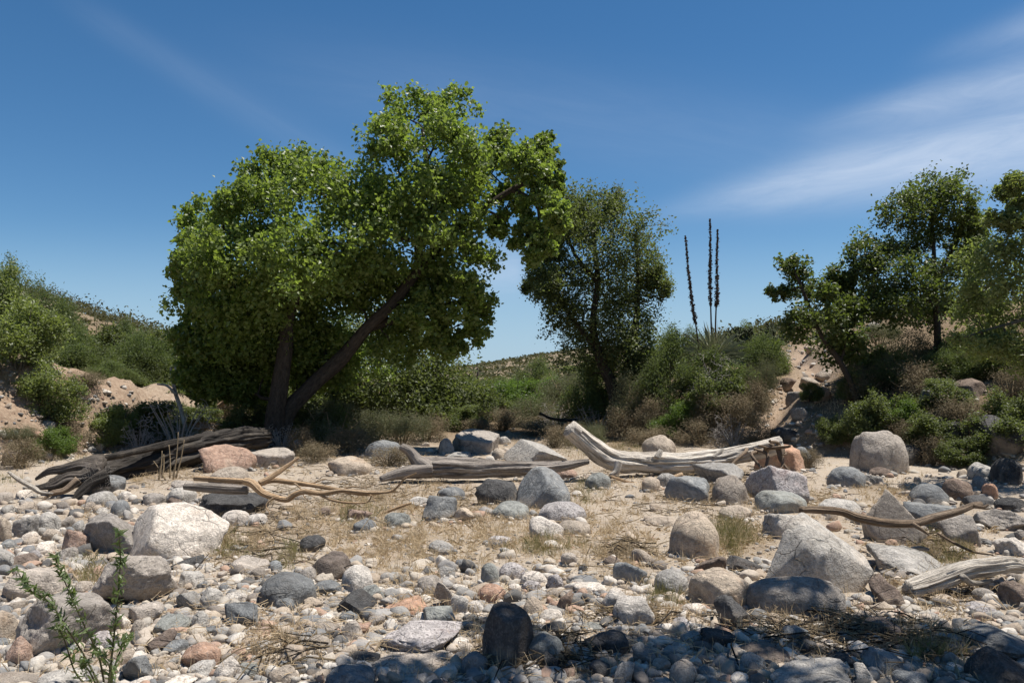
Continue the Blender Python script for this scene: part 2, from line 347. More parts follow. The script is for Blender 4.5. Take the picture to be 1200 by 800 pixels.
# ------------------------------------------------------------------ terrain mesh
def make_terrain():
    ys = np.concatenate([np.linspace(-14, 2.5, 60)[:-1], 2.5*(1.0082**np.arange(560))])
    ys = ys[ys < 240]; ys = np.concatenate([ys, 240*(1.03**np.arange(1, 60))])
    n = 560
    t = np.linspace(-1, 1, n); t = .62*t + .38*t**3
    Wd = 16 + .95*np.maximum(ys, 0)
    X = t[None, :]*Wd[:, None]; Y = np.repeat(ys[:, None], n, 1)
    Z = H_exact(X, Y)
    P = np.stack([X, Y, Z], -1)
    # small-scale lumps near by
    Z = Z + .012*fbm(np.stack([X*5, Y*5, 0*X], -1), 3, 31)*(1-sstep(12, 30, Y))
    V = np.stack([X, Y, Z], -1).reshape(-1, 3)
    m_, n_ = X.shape
    i = (np.arange(m_-1)[:, None]*n_ + np.arange(n_-1)[None, :]).ravel()
    F = np.stack([i, i+1, i+n_+1, i+n_], -1)
    dr = (X - np.interp(Y, TR[:, 0], TR[:, 1]))*.75; dl = (-np.interp(Y, TL[:, 0], TL[:, 1]) - X)*.9
    q = fbm(np.stack([X*.5, Y*.5, 0*X], -1), 3, 41)
    cut = sstep(-.2, .5, dl)*(1-sstep(2.2, 5, dl+q))*(1-sstep(20, 26, Y))
    cut = np.maximum(cut, .8*chute(X, Y))
    lit = np.clip(sstep(-.3, 1.2, dr+.6*q) + sstep(1.5, 4, dl+q)*(1-sstep(40, 60, Y))+sstep(19, 26, Y), 0, 1)*(1-cut)
    # grassy litter patches in the wash
    for (a, b, ra, rb, s) in GRASS_ZONES:
        g = g1(a, b); e = g1(a, b+rb)
        ry = max(abs(e[1]-g[1]), .3)*1.3; rx = ra*g[1]/FPX
        lit = np.maximum(lit, s*.75*np.exp(-((X-g[0])/rx)**2 - ((Y-g[1])/ry)**2)*(.75+.5*q))
    hill = sstep(45, 80, Y)
    col = np.stack([cut, np.clip(lit, 0, 1), hill, np.ones_like(cut)], -1).reshape(-1, 4)
    o = link_mesh('ground', V, F, None)
    a = o.data.color_attributes.new('zone', 'FLOAT_COLOR', 'POINT')
    a.data.foreach_set('color', col.astype(np.float32).ravel())
    m, nt, N = mat('wash_ground')
    at_ = N('ShaderNodeVertexColor', layer_name='zone').outputs[0]
    sx = N('ShaderNodeSeparateColor', ins={0: at_})
    tc = N('ShaderNodeTexCoord').outputs['Object']
    n1 = noise(nt, tc, 1.3, 6, .65); n2 = noise(nt, tc, 9, 6, .7); n3 = noise(nt, tc, 70, 4, .7)
    sand = mix(nt, ramp(nt, n1, [(.35, (0, 0, 0)), (.65, (1, 1, 1))]), (.395, .325, .25), (.31, .25, .19))
    vo = N('ShaderNodeTexVoronoi', ins={'Vector': tc, 'Scale': 42.})
    peb = ramp(nt, vo.outputs['Color'], [(0, (.2, .19, .18)), (.4, (.38, .33, .28)), (.75, (.5, .45, .39)), (1, (.3, .25, .2))])
    sand = mix(nt, math_(nt, 'MULTIPLY', ramp(nt, n2, [(.42, (0, 0, 0)), (.6, (1, 1, 1))]), .55), sand, peb)
    litc = mix(nt, ramp(nt, n2, [(.35, (0, 0, 0)), (.65, (1, 1, 1))]), (.13, .095, .06), (.25, .18, .115))
    cutc = mix(nt, ramp(nt, n2, [(.35, (0, 0, 0)), (.62, (1, 1, 1))]), (.22, .15, .105), (.34, .255, .185))
    hillc = mix(nt, ramp(nt, noise(nt, tc, .12, 6, .7), [(.42, (0, 0, 0)), (.6, (1, 1, 1))]), (.17, .135, .09), (.25, .195, .135))
    c = mix(nt, sx.outputs[1], sand, litc); c = mix(nt, sx.outputs[0], c, cutc); c = mix(nt, sx.outputs[2], c, hillc)
    c = mix(nt, .6, c, ramp(nt, n3, [(.3, (.6, .6, .6)), (.65, (1.15, 1.15, 1.15))]), 'MULTIPLY')
    hg = math_(nt, 'ADD', math_(nt, 'MULTIPLY', n2, 2.), math_(nt, 'ADD', math_(nt, 'MULTIPLY', n3, .35), math_(nt, 'MULTIPLY', vo.outputs['Distance'], .3)))
    finish(m, nt, c, .95, hg, .7, .03, .1)
    o.data.materials.append(m)
    return tag(o, 'sandy wash bed with stony brush covered banks and hills', 'ground', kind='structure')

# px centre, px radii, strength: dry grass / litter patches
GRASS_ZONES = [(265, 640, 45, 18, 1), (360, 610, 90, 30, .8), (470, 640, 70, 35, .7), (450, 585, 60, 20, .9), (620, 640, 90, 22, .5), (700, 585, 40, 25, .35), (560, 600, 60, 25, .5),
 (860, 625, 45, 32, 1), (900, 570, 60, 20, .8), (810, 570, 60, 20, .7), (730, 650, 45, 25, .8), (1040, 575, 50, 20, .9), (1110, 645, 45, 18, .8), (1100, 690, 60, 25, .7), (960, 740, 110, 16, .4), (1080, 750, 60, 18, .5), (180, 555, 60, 16, .9), (120, 600, 30, 16, .6), (110, 680, 30, 18, .6), (330, 760, 45, 25, .5), (300, 545, 60, 16, .6), (600, 760, 50, 25, .8), (500, 700, 40, 25, .3), (760, 720, 60, 16, .8), (430, 530, 60, 14, .7), (600, 520, 80, 8, .8), (720, 525, 60, 10, 1), (640, 545, 120, 10, .5), (300, 535, 90, 12, .7), (480, 545, 60, 10, .6), (560, 620, 160, 30, .45), (840, 580, 90, 22, .55), (640, 580, 60, 20, .5), (960, 590, 50, 16, .6), (700, 620, 70, 22, .4), (520, 575, 60, 16, .6)]
ground_obj = make_terrain()

# ------------------------------------------------------------------ rocks
def ico(sub):
    import bmesh
    bm = bmesh.new(); bmesh.ops.create_icosphere(bm, subdivisions=sub, radius=1)
    V = npn(*[v.co[:] for v in bm.verts]); F = np.array([[v.index for v in f.verts] for f in bm.faces]); bm.free()
    return V, F
ICO = {s: ico(s) for s in (1, 2, 3, 4, 5)}
SH = {'r': (13, 16, .05, .84, 1.04), 'm': (22, 12, .06, .66, 1.02), 'a': (60, 6, .045, .6, .92), 'f': (36, 9, .05, .56, .95), 'c': (34, 10, .085, .6, .95)}
SINK = {'r': .18, 'm': .22, 'a': .34, 'f': .22, 'c': .28}
def rock_shape(kind, seed, sub):
    """unit rock: intersection of soft half spaces, roughened"""
    rg = np.random.default_rng(seed)
    p, n, amp, h0, h1 = SH[kind]
    D, F = ICO[sub]
    nr = rg.normal(size=(n, 3)); nr /= np.linalg.norm(nr, axis=1)[:, None]
    h = rg.uniform(h0, h1, n)
    if kind == 'f': nr[:, 2] *= .5; nr /= np.linalg.norm(nr, axis=1)[:, None]
    if kind in 'rm': i6 = np.arange(n); g = np.arange(40)+.5; ph = np.arccos(1-2*g/40); th = PI*(1+5**.5)*g; ax2 = np.stack([np.cos(th)*np.sin(ph), np.sin(th)*np.sin(ph), np.cos(ph)], -1); h2 = np.full(40, 1.03)
    else:
        ax = np.concatenate([np.eye(3), -np.eye(3)]); tilt = np.eye(3) + .36*rg.normal(size=(3, 3)); ax2 = np.concatenate([tilt, -tilt*rg.uniform(.8, 1.2)+.2*rg.normal(size=(3, 3))]); ax2 /= np.linalg.norm(ax2, axis=1)[:, None]; h2 = rg.uniform(.72, .98, 6)
        if kind in 'ac': ax2[5 if False else 2, 2] = abs(ax2[2, 2])
    nr = np.concatenate([nr, ax2]); h = np.concatenate([h, h2])
    d = np.maximum(D @ nr.T, 0)/h
    r = (d**p).sum(1)**(-1/p)
    V = D*r[:, None]
    o = rg.uniform(-50, 50, 3)
    low = fbm(D*1.2 + o, 2, seed % 97)
    f1 = fbm(V*2.4 + o, 4, seed % 89, .55)
    V = V*(1 + .10*low + amp*1.5*f1)[:, None]
    if sub >= 4:
        V = V*(1 + .026*fbm(V*8 + o, 4, seed % 79, .62))[:, None]
        rid = np.abs(fbm(V*1.5 + o + 9, 3, seed % 83))       # a few clefts
        V = V*(1 - (.035 if kind in 'rm' else .06)*np.exp(-(rid/.022)**2)*sstep(-.1, .25, fbm(V*.9+o, 2, 3)))[:, None]
    if kind in 'acf' and sub >= 4:      # bedding steps
        s = rg.normal(size=3); s /= np.linalg.norm(s); t = V @ s*4 + 1.5*fbm(V*1.5+o, 3, 3)
        V = V*(1 + .013*np.tanh(7*np.sin(t*2.2)))[:, None]
    return V, F

# broad faces of a few well known boulders: (direction, distance from the middle)
CUTS = {(895, 600, 1024, 697): [((.62, -.3, .72), .56), ((-.8, -.45, .35), .72), ((.35, -.9, .05), .66)],
        (604, 546, 669, 597): [((-.75, -.4, .5), .5), ((.5, -.2, .8), .74)],
        (590, 514, 669, 546): [((.55, -.1, .8), .45), ((-.75, -.5, .35), .6)],
        (778, 557, 832, 589): [((-.55, -.83, .1), .42), ((.3, -.4, .85), .55)],
        (357, 645, 416, 682): [((-.35, -.9, .15), .45), ((.15, -.1, .95), .6)],
        (394, 689, 442, 725): [((-.45, -.85, -.1), .4), ((.3, -.3, .9), .5)],
        (812, 541, 872, 568): [((.4, -.4, .8), .4)], (1010, 572, 1087, 642): [((-.5, -.7, .45), .5), ((.6, -.2, .75), .62)],
        (565, 704, 626, 787): [((-.7, -.65, .2), .6), ((.55, -.75, .25), .62), ((.1, -.2, 1), .66)],
        (1014, 636, 1113, 683): [((.45, -.55, .7), .42)], (530, 502, 586, 531): [((.1, -.3, .95), .55)],
        (150, 588, 270, 658): [((.5, -.5, .7), .8), ((-.75, -.5, .3), .7)]}
ROCKS = []      # (object, px, py, w) for anchors
def fit_rock(x0, y0, x1, y1, kind, seed, ratio=1.05, sub=4):
    V, F = rock_shape(kind, seed, sub)
    lo, hi = V.min(0), V.max(0); V = (V-(lo+hi)/2)/((hi-lo)/2)
    if kind in 'rmc': V[:, 2] = np.sign(V[:, 2])*np.abs(V[:, 2])**.78
    for nrm, hh in CUTS.get((x0, y0, x1, y1), []):
        nv = npn(*nrm); nv /= np.linalg.norm(nv); e = V @ nv - hh
        V = V - nv*(np.where(e > 0, e*.93, 0))[:, None]
    if ratio > 1.25: V[:, 2] -= .45*V[:, 1]
    lo, hi = V.min(0), V.max(0); V = (V-(lo+hi)/2)/((hi-lo)/2)
    g = g1((x0+x1)/2, y1); d = g[1]
    W = (x1-x0)*d/FPX/2; Hh = max(y1-y0, 4)*d/FPX*.75; D = W*ratio
    c = npn(g[0]*(d+D)/d, d+D*.9, 0); cx, cy = c[0], c[1]
    wt, ht = x1-x0, y1-y0
    for it in range(7):
        zc = float(H(cx, cy)) + Hh*SINK[kind]
        P = V*npn(W, D, Hh) + npn(cx, cy, zc)
        vis = P[:, 2] > H(P[:, 0], P[:, 1]) - .01
        if vis.sum() < 20: break
        px, py = proj(P[vis])
        a0, a1, b0, b1 = px.min(), px.max(), py.min(), py.max()
        W *= np.clip(wt/(a1-a0), .7, 1.4)
        Hn = Hh*np.clip((ht/max(b1-b0, 1)), .75, 1.3)
        mn = .15 if kind == 'f' else .28
        if Hn < mn*W: D = max(D*.88, .45*W); Hn = mn*W
        Hh = Hn
        cx += ((x0+x1)/2-(a0+a1)/2)*cy/FPX
        cy += np.clip((b1-y1)*cy*cy/(FPX*1.6)*.8, -.5*D, .5*D)
    zc = float(H(cx, cy)) + Hh*SINK[kind]
    P = V*npn(W, D, Hh) + npn(cx, cy, zc)
    return P, F, npn(cx, cy, zc-Hh)

def add_rock(b, m, kind, label, name='boulder', cat='boulder', group=None, ratio=1.05, seed=None, sub=None):
    x0, y0, x1, y1 = b
    if seed is None: seed = (x0*131 + y0*717 + x1*37 + y1) % 99991
    if sub is None: sub = 5 if (x1-x0) > 75 else 4 if (x1-x0) > 24 else 3
    P, F, base = fit_rock(x0, y0, x1, y1, kind, seed, ratio, sub)
    o = link_mesh(name, P-base, F, RM[m], loc=base)
    tag(o, label, cat, group)
    ROCKS.append((o, (x0+x1)/2, (y0+y1)/2, x1-x0, y1-y0, P[:, 0].mean(), P[:, 1].mean(), (P[:, 0].max()-P[:, 0].min())/2))
    return o
# (x0, y0, x1, y1) photo box, stone, shape, label [, depth ratio]
RL = [
 ((97,556,148,580),'B','m','rounded blue-grey boulder lying against the blackened fallen trunk'),
 ((99,575,140,594),'G','m','pale lichened grey rock in front of the blue-grey boulder by the blackened trunk'),
 ((98,587,117,601),'T','m','small tan cobble tucked under the pale lichened grey rock'),
 ((111,594,130,606),'G','r','small light grey cobble beside the dark blue egg-shaped cobble'),
 ((129,585,153,602),'B','r','dark blue egg-shaped cobble right of the pale lichened grey rock'),
 ((139,575,156,587),'W','m','small off-white cobble just above the dark blue egg-shaped cobble'),
 ((194,570,231,592),'G','r','smooth grey rounded boulder at the left end of the weathered plank'),
 ((200,562,228,574),'L','m','flat grey-tan rock behind the smooth grey boulder by the plank'),
 ((167,577,196,593),'L','m','rough grey-tan rock left of the smooth grey boulder by the plank'),
 ((196,581,214,592),'R','m','little brown cobble in front of the smooth grey boulder by the plank'),
 ((40,599,72,626),'G','r','round-topped light grey boulder on the left stone bar'),
 ((12,603,46,632),'G','f','flat light grey rock leaning on the round-topped light grey boulder'),
 ((84,609,100,623),'G','m','pale grey cobble left of the long grey-tan slab'),
 ((70,604,90,620),'L','f','flat cream-grey stone right of the round-topped light grey boulder'),
 ((95,600,178,652),'L','f','long tilted grey-tan slab left of the big white boulder',1.4),
 ((72,620,108,649),'P','a','pink wedge of rock at the left edge of the long tilted slab'),
 ((150,588,270,658),'W','m','big white granite boulder, largest pale rock on the left side',1.0),
 ((258,597,293,617),'W','r','white knob of granite touching the big white boulder'),
 ((288,601,314,617),'W','r','end-most of the two white granite knobs beside the big white boulder'),
 ((24,622,48,638),'W','m','pale cobble below the flat light grey rock on the left stone bar'),
 ((48,619,72,635),'T','m','tan cobble below the round-topped light grey boulder'),
 ((40,633,67,650),'W','m','cream cobble sitting below the tan cobble on the left bar'),
 ((9,647,46,666),'R','m','brown-grey angular rock near the left edge above the shadowed boulder'),
 ((0,631,22,645),'B','m','dark grey rock at the left edge with a grass tuft above it'),
 ((-14,640,22,668),'G','f','flat grey slab cut by the left edge of the view'),
 ((18,573,39,585),'W','m','pale grey cobble under the bleached stick on the left'),
 ((-8,576,16,592),'L','m','grey-tan rock at the left edge below the bank'),
 ((-6,605,14,634),'T','f','tan upright rock at the left edge'),
 ((20,587,44,600),'T','m','flat tan rock below the pale cobble under the bleached stick'),
 ((0,591,19,604),'G','m','light grey rock at the left edge between two tan ones'),
 ((66,640,92,658),'L','m','grey-tan cobble right of the cream cobble on the left bar'),
 ((68,648,100,662),'G','f','flat pale stone below the pink wedge of rock'),
 ((2,664,86,706),'L','m','grey boulder with a deep black shadowed left side'),
 ((86,680,110,700),'L','r','half-buried round rock with moss between slab and shadowed boulder'),
 ((107,650,212,706),'L','f','broad flat grey-tan slab below the big white boulder',1.6),
 ((200,649,240,668),'D','f','dark grey flat rock between the broad slab and the dry grass tuft'),
 ((17,692,147,774),'L','f','largest grey slab at the lower left, behind the seep willow',1.4),
 ((-10,714,22,752),'T','m','orange-tan boulder cut by the left edge'),
 ((4,744,42,782),'P','m','pinkish boulder under the overhang of the largest grey slab'),
 ((-8,747,12,763),'B','m','small blue-grey cobble at the left edge below the orange-tan boulder'),
 ((-20,786,52,812),'T','r','smooth tan rock in the lower left corner'),
 ((42,782,104,812),'G','r','smooth grey rock on the bottom edge under the seep willow'),
 ((58,770,86,788),'T','m','tan rock left of the seep willow base'),
 ((80,764,110,786),'T','m','cream rock behind the seep willow base'),
 ((109,718,154,746),'W','m','whitish pink boulder behind the tallest willow stem'),
 ((100,738,132,766),'S','m','speckled pinkish rock below the whitish pink boulder'),
 ((150,703,193,735),'L','a','angular grey block with a sharp shadow line, right of the tallest willow stem'),
 ((153,725,171,743),'L','r','small round grey cobble under the angular grey block'),
 ((179,718,228,745),'V','f','greenish flat slab right of the angular grey block'),
 ((170,736,208,766),'R','a','brown-grey wedge in front of the greenish flat slab'),
 ((206,692,240,716),'G','a','cracked light grey block above the greenish flat slab'),
 ((207,668,241,691),'G','f','pale grey flat rock above the cracked light grey block'),
 ((224,715,246,738),'G','m','light grey rock right of the greenish flat slab'),
 ((212,751,260,784),'P','m','rounded salmon coloured stone at the lower left'),
 ((219,772,254,797),'G','f','grey flat stone leaning on the salmon coloured stone'),
 ((128,758,159,781),'T','r','pale orange cobble left of the small round cream cobble'),
 ((158,756,172,770),'L','r','small round cream cobble above the dark blue block'),
 ((143,767,181,797),'B','a','dark blue cracked block near the lower left'),
 ((184,767,211,788),'G','a','angular grey cobble left of the salmon coloured stone'),
 ((190,748,222,768),'B','m','flat blue-grey stone above the salmon coloured stone'),
 ((150,790,180,806),'W','m','whitish cobble on the bottom edge below the dark blue block'),
 ((190,790,232,812),'W','f','pale flat rock on the bottom edge below the salmon stone'),
 ((232,520,303,553),'P','c','rough pinkish boulder beneath the cottonwood trunk'),
 ((290,524,346,549),'L','f','flat grey-brown boulder right of the rough pinkish boulder'),
 ((342,516,357,529),'G','m','small grey rock beside the cottonwood base'),
 ((244,546,292,570),'T','r','smooth cream dome-shaped boulder behind the weathered plank'),
 ((384,534,436,557),'T','m','pale tan dome boulder in front of the grey-green brush'),
 ((427,515,470,537),'B','m','long blue-grey boulder right of the grey-green brush'),
 ((414,607,442,625),'B','m','blue-grey cobble half hidden in dry grass'),
 ((450,600,482,619),'V','m','greenish grey rock at the end of the pale stick'),
 ((406,596,437,611),'P','f','flat pinkish rock behind the blue-grey cobble in the grass'),
 ((351,626,382,648),'D','m','dark grey rock just left of the brown flat-topped boulder'),
 ((357,645,416,682),'R','a','brown boulder with a flat tan top and black front'),
 ((268,651,318,674),'L','m','grey rock in the dry grass left of the brown flat-topped boulder'),
 ((314,656,331,672),'B','r','small dark speckled cobble by a grass tuft'),
 ((290,664,312,680),'T','m','tan cobble above the blue-grey rounded boulder'),
 ((232,576,316,606),'D','c','dark shaded block underneath the weathered plank'),
 ((303,669,371,713),'B','r','blue-grey rounded boulder, widest of the lower left centre'),
 ((365,679,401,698),'B','m','dark blue cobble touching the right of the blue-grey rounded boulder'),
 ((350,663,373,680),'L','r','grey-brown cobble left of the brown boulder, above the blue-grey one'),
 ((400,661,439,695),'W','r','white oblong boulder standing tilted beside the dark block'),
 ((394,689,442,725),'D','a','black angular block in front of the white oblong boulder'),
 ((420,684,452,707),'V','m','grey-green cobble between the black angular block and the white oblong boulder'),
 ((436,697,501,726),'P','f','flat pinkish brown stone right of the black angular block'),
 ((458,688,484,702),'W','m','white rock peeping out above the flat pinkish brown stone'),
 ((431,719,452,735),'L','a','square grey-tan cobble below the black angular block'),
 ((263,704,303,736),'B','a','blue-grey faceted rock near the lower left centre'),
 ((262,693,290,713),'W','m','white cobble behind the blue-grey faceted rock'),
 ((234,688,262,716),'G','m','grey rock with a black underside left of the white cobble'),
 ((322,700,346,717),'B','m','small blue-grey cobble at the foot of the rounded boulder'),
 ((354,699,379,716),'T','m','cream cobble at the foot of the rounded boulder'),
 ((382,703,403,713),'G','m','small pale cobble left of the black angular block'),
 ((375,717,393,729),'W','r','white egg-shaped cobble above the big tan cobble'),
 ((365,727,399,746),'T','r','smooth tan cobble below the white egg-shaped cobble'),
 ((359,743,387,763),'T','m','pale tan cobble lowest of three tan cobbles'),
 ((400,725,427,753),'L','a','pointed grey-tan block right of the tan cobbles'),
 ((324,754,362,781),'T','m','tan rock with dark front near the lower centre left'),
 ((296,733,319,747),'P','m','small orange-pink cobble below the blue-grey faceted rock'),
 ((236,751,260,767),'P','r','orange cobble touching the salmon coloured stone'),
 ((250,768,284,802),'W','m','white rock near the bottom edge right of the salmon stone'),
 ((278,775,303,796),'V','m','greenish grey cobble right of the white bottom rock'),
 ((314,778,348,806),'T','m','tan rock on the bottom edge left of the shaded blue boulder'),
 ((445,726,542,772),'S','c','white rock with a rough black left side'),
 ((380,777,440,812),'B','r','dark blue boulder in the shade on the bottom edge'),
 ((428,764,532,806),'L','f','low tan shelf of rock half in the shade on the bottom edge',1.5),
 ((408,762,446,782),'D','m','dark stone above the shaded blue boulder'),
 ((530,502,586,531),'L','c','split sandy boulder standing alone far up the wash'),
 ((513,513,533,531),'L','m','grey-tan rock left of the split sandy boulder'),
 ((522,529,552,540),'G','f','low flat stone in front of the split sandy boulder'),
 ((576,524,594,537),'T','m','small tan rock at the right foot of the split sandy boulder'),
 ((584,511,599,521),'G','m','tiny grey rock behind right of the split sandy boulder'),
 ((533,497,546,505),'W','m','tiny white rock behind the split sandy boulder'),
 ((590,514,669,546),'G','a','pale blue-grey pointed boulder behind the split log'),
 ((604,546,669,597),'B','m','big blue-grey boulder in front of the split log'),
 ((556,560,612,591),'D','c','dark broken rock stacked on the left of the big blue-grey boulder'),
 ((575,586,620,609),'V','r','greenish grey boulder below the dark broken rock'),
 ((512,570,545,587),'B','r','grey cobble with flat top left of the dark broken rock'),
 ((494,580,536,612),'B','a','dark blue angular slab tilted in the dry grass'),
 ((478,581,509,594),'G','m','pale grey low rock left of the dark blue angular slab'),
 ((630,587,688,613),'S','r','pinkish speckled dome boulder below the big blue-grey boulder'),
 ((620,604,661,633),'W','m','pale boulder with shaded left side below the pinkish speckled dome'),
 ((653,609,693,629),'T','r','low flat cream boulder right of the pale shaded boulder'),
 ((636,632,656,644),'W','r','small white cobble under the pale shaded boulder'),
 ((644,547,677,562),'P','m','pinkish rock between the big blue-grey boulder and the driftwood'),
 ((685,553,716,572),'V','r','rounded grey-green rock under the bend of the bleached log'),
 ((502,632,532,651),'G','m','pale grey rock alone on the sand left of centre'),
 ((571,627,600,640),'S','r','pale pink cobble alone on the sandy patch'),
 ((530,594,556,612),'T','a','cream wedge right of the dark blue angular slab'),
 ((489,673,518,697),'L','m','grey-tan cobble with black left side in the centre foreground'),
 ((508,680,539,710),'L','a','square grey block right of the grey-tan cobble'),
 ((495,709,534,737),'V','a','grey-green block below the square grey block'),
 ((527,697,549,722),'G','a','light grey angular cobble right of the grey-green block'),
 ((559,683,593,708),'P','r','pinkish tan round boulder in the centre foreground'),
 ((585,658,616,681),'S','r','pale pink speckled cobble left of the white dome cobble'),
 ((610,668,642,691),'W','r','white dome cobble in the centre of the stone bar'),
 ((612,679,634,694),'S','r','pinkish cobble just below the white dome cobble'),
 ((563,659,586,683),'V','m','grey-green rock left of the pale pink speckled cobble'),
 ((546,703,567,719),'W','m','white angular cobble left of the pinkish tan round boulder'),
 ((595,683,611,693),'W','r','little white cobble between two pinkish ones'),
 ((641,672,660,690),'S','m','cream cobble right of the white dome cobble'),
 ((672,681,712,699),'W','f','flat off-white rock left of the white double boulder'),
 ((636,688,656,702),'T','m','tan cobble under the cream cobble of the centre bar'),
 ((613,698,637,722),'T','r','tan upright cobble behind the tall dark boulder'),
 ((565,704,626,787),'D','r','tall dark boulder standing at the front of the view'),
 ((613,739,663,784),'V','m','rough grey boulder leaning on the tall dark boulder'),
 ((634,762,662,790),'D','a','black angular stone in front of the rough grey boulder'),
 ((632,713,660,735),'W','r','white round cobble above the rough grey boulder'),
 ((638,709,665,721),'G','f','flat grey cobble above the white round cobble'),
 ((651,690,673,715),'R','a','brown pointed stone with black face in the centre bar'),
 ((635,727,664,748),'D','m','dark pointed cobble behind the rough grey boulder'),
 ((703,688,738,722),'W','m','rear half of the white double boulder'),
 ((718,697,768,737),'W','m','front half of the white double boulder, with a pitted end'),
 ((664,753,682,773),'G','r','small round pale cobble right of the rough grey boulder'),
 ((526,746,550,763),'W','m','white cobble with a black left end near the shade line'),
 ((540,762,572,794),'B','m','shaded grey rock left of the tall dark boulder'),
 ((657,647,677,663),'L','m','grey-brown cobble alone in the sand right of centre'),
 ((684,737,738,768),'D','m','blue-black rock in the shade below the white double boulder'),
 ((682,728,710,742),'V','m','greenish cobble left of the white double boulder base'),
 ((752,509,792,534),'T','r','tan dome boulder behind the bleached log'),
 ((778,557,832,589),'B','a','grey block with a black square face below the bleached log'),
 ((811,541,872,568),'G','a','pale grey wedge resting on the block with the black face'),
 ((752,558,774,573),'T','r','small cream cobble left of the block with the black face'),
 ((768,554,792,572),'G','m','light grey rock behind the block with the black face'),
 ((834,556,880,590),'T','m','orange-tan boulder between grey wedge and lilac boulder'),
 ((872,545,949,592),'S','c','lilac-white speckled boulder with dark underside'),
 ((884,574,946,602),'V','m','grey-green streaked boulder in front of the lilac-white one'),
 ((784,598,843,656),'T','r','big round pale boulder with a dark left flank, right of the sandy path'),
 ((754,603,795,617),'T','r','low cream rock left of the big round pale boulder'),
 ((842,591,881,611),'T','m','cream rock half hidden in grass right of the big round pale boulder'),
 ((892,601,943,632),'W','c','white and grey rock behind the biggest faceted grey boulder'),
 ((740,642,764,664),'T','a','cream wedge in the twigs left of the big round pale boulder'),
 ((706,650,728,664),'R','m','brown cobble among the twigs left of the cream wedge'),
 ((812,651,852,674),'R','f','flat brown rock in front of the big round pale boulder'),
 ((848,650,894,674),'D','f','flat dark rock touching the biggest faceted grey boulder'),
 ((884,517,943,554),'P','c','lumpy pinkish boulder against the root end of the bleached log'),
 ((926,523,952,547),'B','r','grey rock in shade behind the lumpy pinkish boulder'),
 ((895,600,1024,697),'G','a','biggest grey faceted boulder on the right, under the left end of the long stick',.9),
 ((718,658,759,685),'B','a','blue-grey wedge behind the white double boulder'),
 ((766,666,808,701),'G','r','pale grey cobble right of the white double boulder'),
 ((806,664,882,716),'T','m','broad tan boulder left of the long rounded boulder'),
 ((836,696,880,737),'D','a','dark cone-shaped stone in front of the broad tan boulder'),
 ((870,674,992,725),'L','r','long rounded dappled boulder below the biggest faceted boulder',.6),
 ((799,706,828,723),'W','m','white rock left of the dark cone-shaped stone'),
 ((787,722,820,744),'S','c','speckled grey rock left of the dark cone-shaped stone base'),
 ((797,738,824,756),'G','r','bluish white cobble at the shade edge'),
 ((820,734,870,764),'D','c','blue-black rock below the dark cone-shaped stone'),
 ((868,751,926,780),'R','m','brown-grey long rock in the right foreground shade'),
 ((866,733,902,753),'G','f','narrow pale stone right of the blue-black rock'),
 ((867,763,898,789),'G','r','round light grey cobble in the right foreground shade'),
 ((784,771,818,806),'L','m','grey-brown rock on the bottom edge under the bluish white cobble'),
 ((902,769,998,815),'G','a','pale faceted slab on the bottom edge of the right foreground'),
 ((740,751,772,780),'B','f','dark blue tilted stone in the shade'),
 ((764,770,786,787),'L','m','small grey cobble right of the dark blue tilted stone'),
 ((718,774,744,806),'G','a','grey upright stone on the bottom edge, left of the tilted stone'),
 ((814,779,834,798),'B','m','small blue cobble left of the round light grey cobble'),
 ((914,732,950,758),'B','m','dark grey stone below the long rounded boulder'),
 ((930,748,960,768),'D','m','black stone right of the dark grey stone under the long rounded boulder'),
 ((690,772,716,796),'D','m','black rock near the bottom edge right of the tall dark boulder'),
 ((995,504,1066,552),'L','m','large smooth grey-tan boulder alone at the foot of the right slope',.9),
 ((968,546,1015,571),'B','r','flat grey boulder left below the large smooth boulder'),
 ((1016,547,1042,559),'R','m','small brown rock in front of the large smooth boulder'),
 ((1013,541,1031,551),'L','m','tiny grey-tan rock touching the large smooth boulder'),
 ((1011,556,1036,569),'G','m','light grey rock right of the flat grey boulder'),
 ((1064,566,1113,591),'B','r','grey dome boulder left of the dark brown round boulder'),
 ((1102,560,1141,587),'R','r','dark brown round boulder right of the grey dome boulder'),
 ((1133,541,1166,562),'G','m','grey boulder left of the black boulder near the right edge'),
 ((1160,536,1199,567),'D','r','black rounded boulder near the right edge'),
 ((1139,557,1163,573),'L','m','grey-brown rock below the grey boulder near the right edge'),
 ((1125,579,1167,597),'D','f','dark flat slab under the fork of the stick'),
 ((1010,572,1087,642),'T','c','orange-topped pale boulder behind the long stick'),
 ((1058,587,1142,624),'B','f','blue-grey flat slab behind the long stick'),
 ((1098,603,1150,641),'L','a','grey block below the right half of the long stick'),
 ((1138,596,1214,622),'L','f','flat grey-tan slab cut by the right edge below the stick'),
 ((1150,566,1170,586),'P','m','brownish pink rock near the right edge above the dark flat slab'),
 ((1164,582,1206,600),'D','m','dark rock at the right edge behind the flat grey-tan slab'),
 ((957,583,1011,604),'G','r','pale smooth rock just above the left end of the long stick'),
 ((1164,629,1210,652),'W','f','whitish slab at the right edge above the pale log'),
 ((1014,636,1113,683),'G','c','coarse grey granite boulder right of the biggest faceted boulder'),
 ((1017,671,1065,715),'R','a','brown cube-like block under the coarse grey granite boulder'),
 ((1164,679,1216,717),'R','a','grey-brown block cut by the right edge below the pale log'),
 ((1088,695,1127,711),'T','m','cream rock beneath the pale log'),
 ((1130,704,1168,723),'S','m','pinkish white rock right of the cream rock beneath the pale log'),
 ((1138,688,1166,706),'L','m','grey-tan rock under the right end of the pale log'),
 ((1010,721,1061,754),'R','m','brown-grey wedge-shaped rock in the right foreground'),
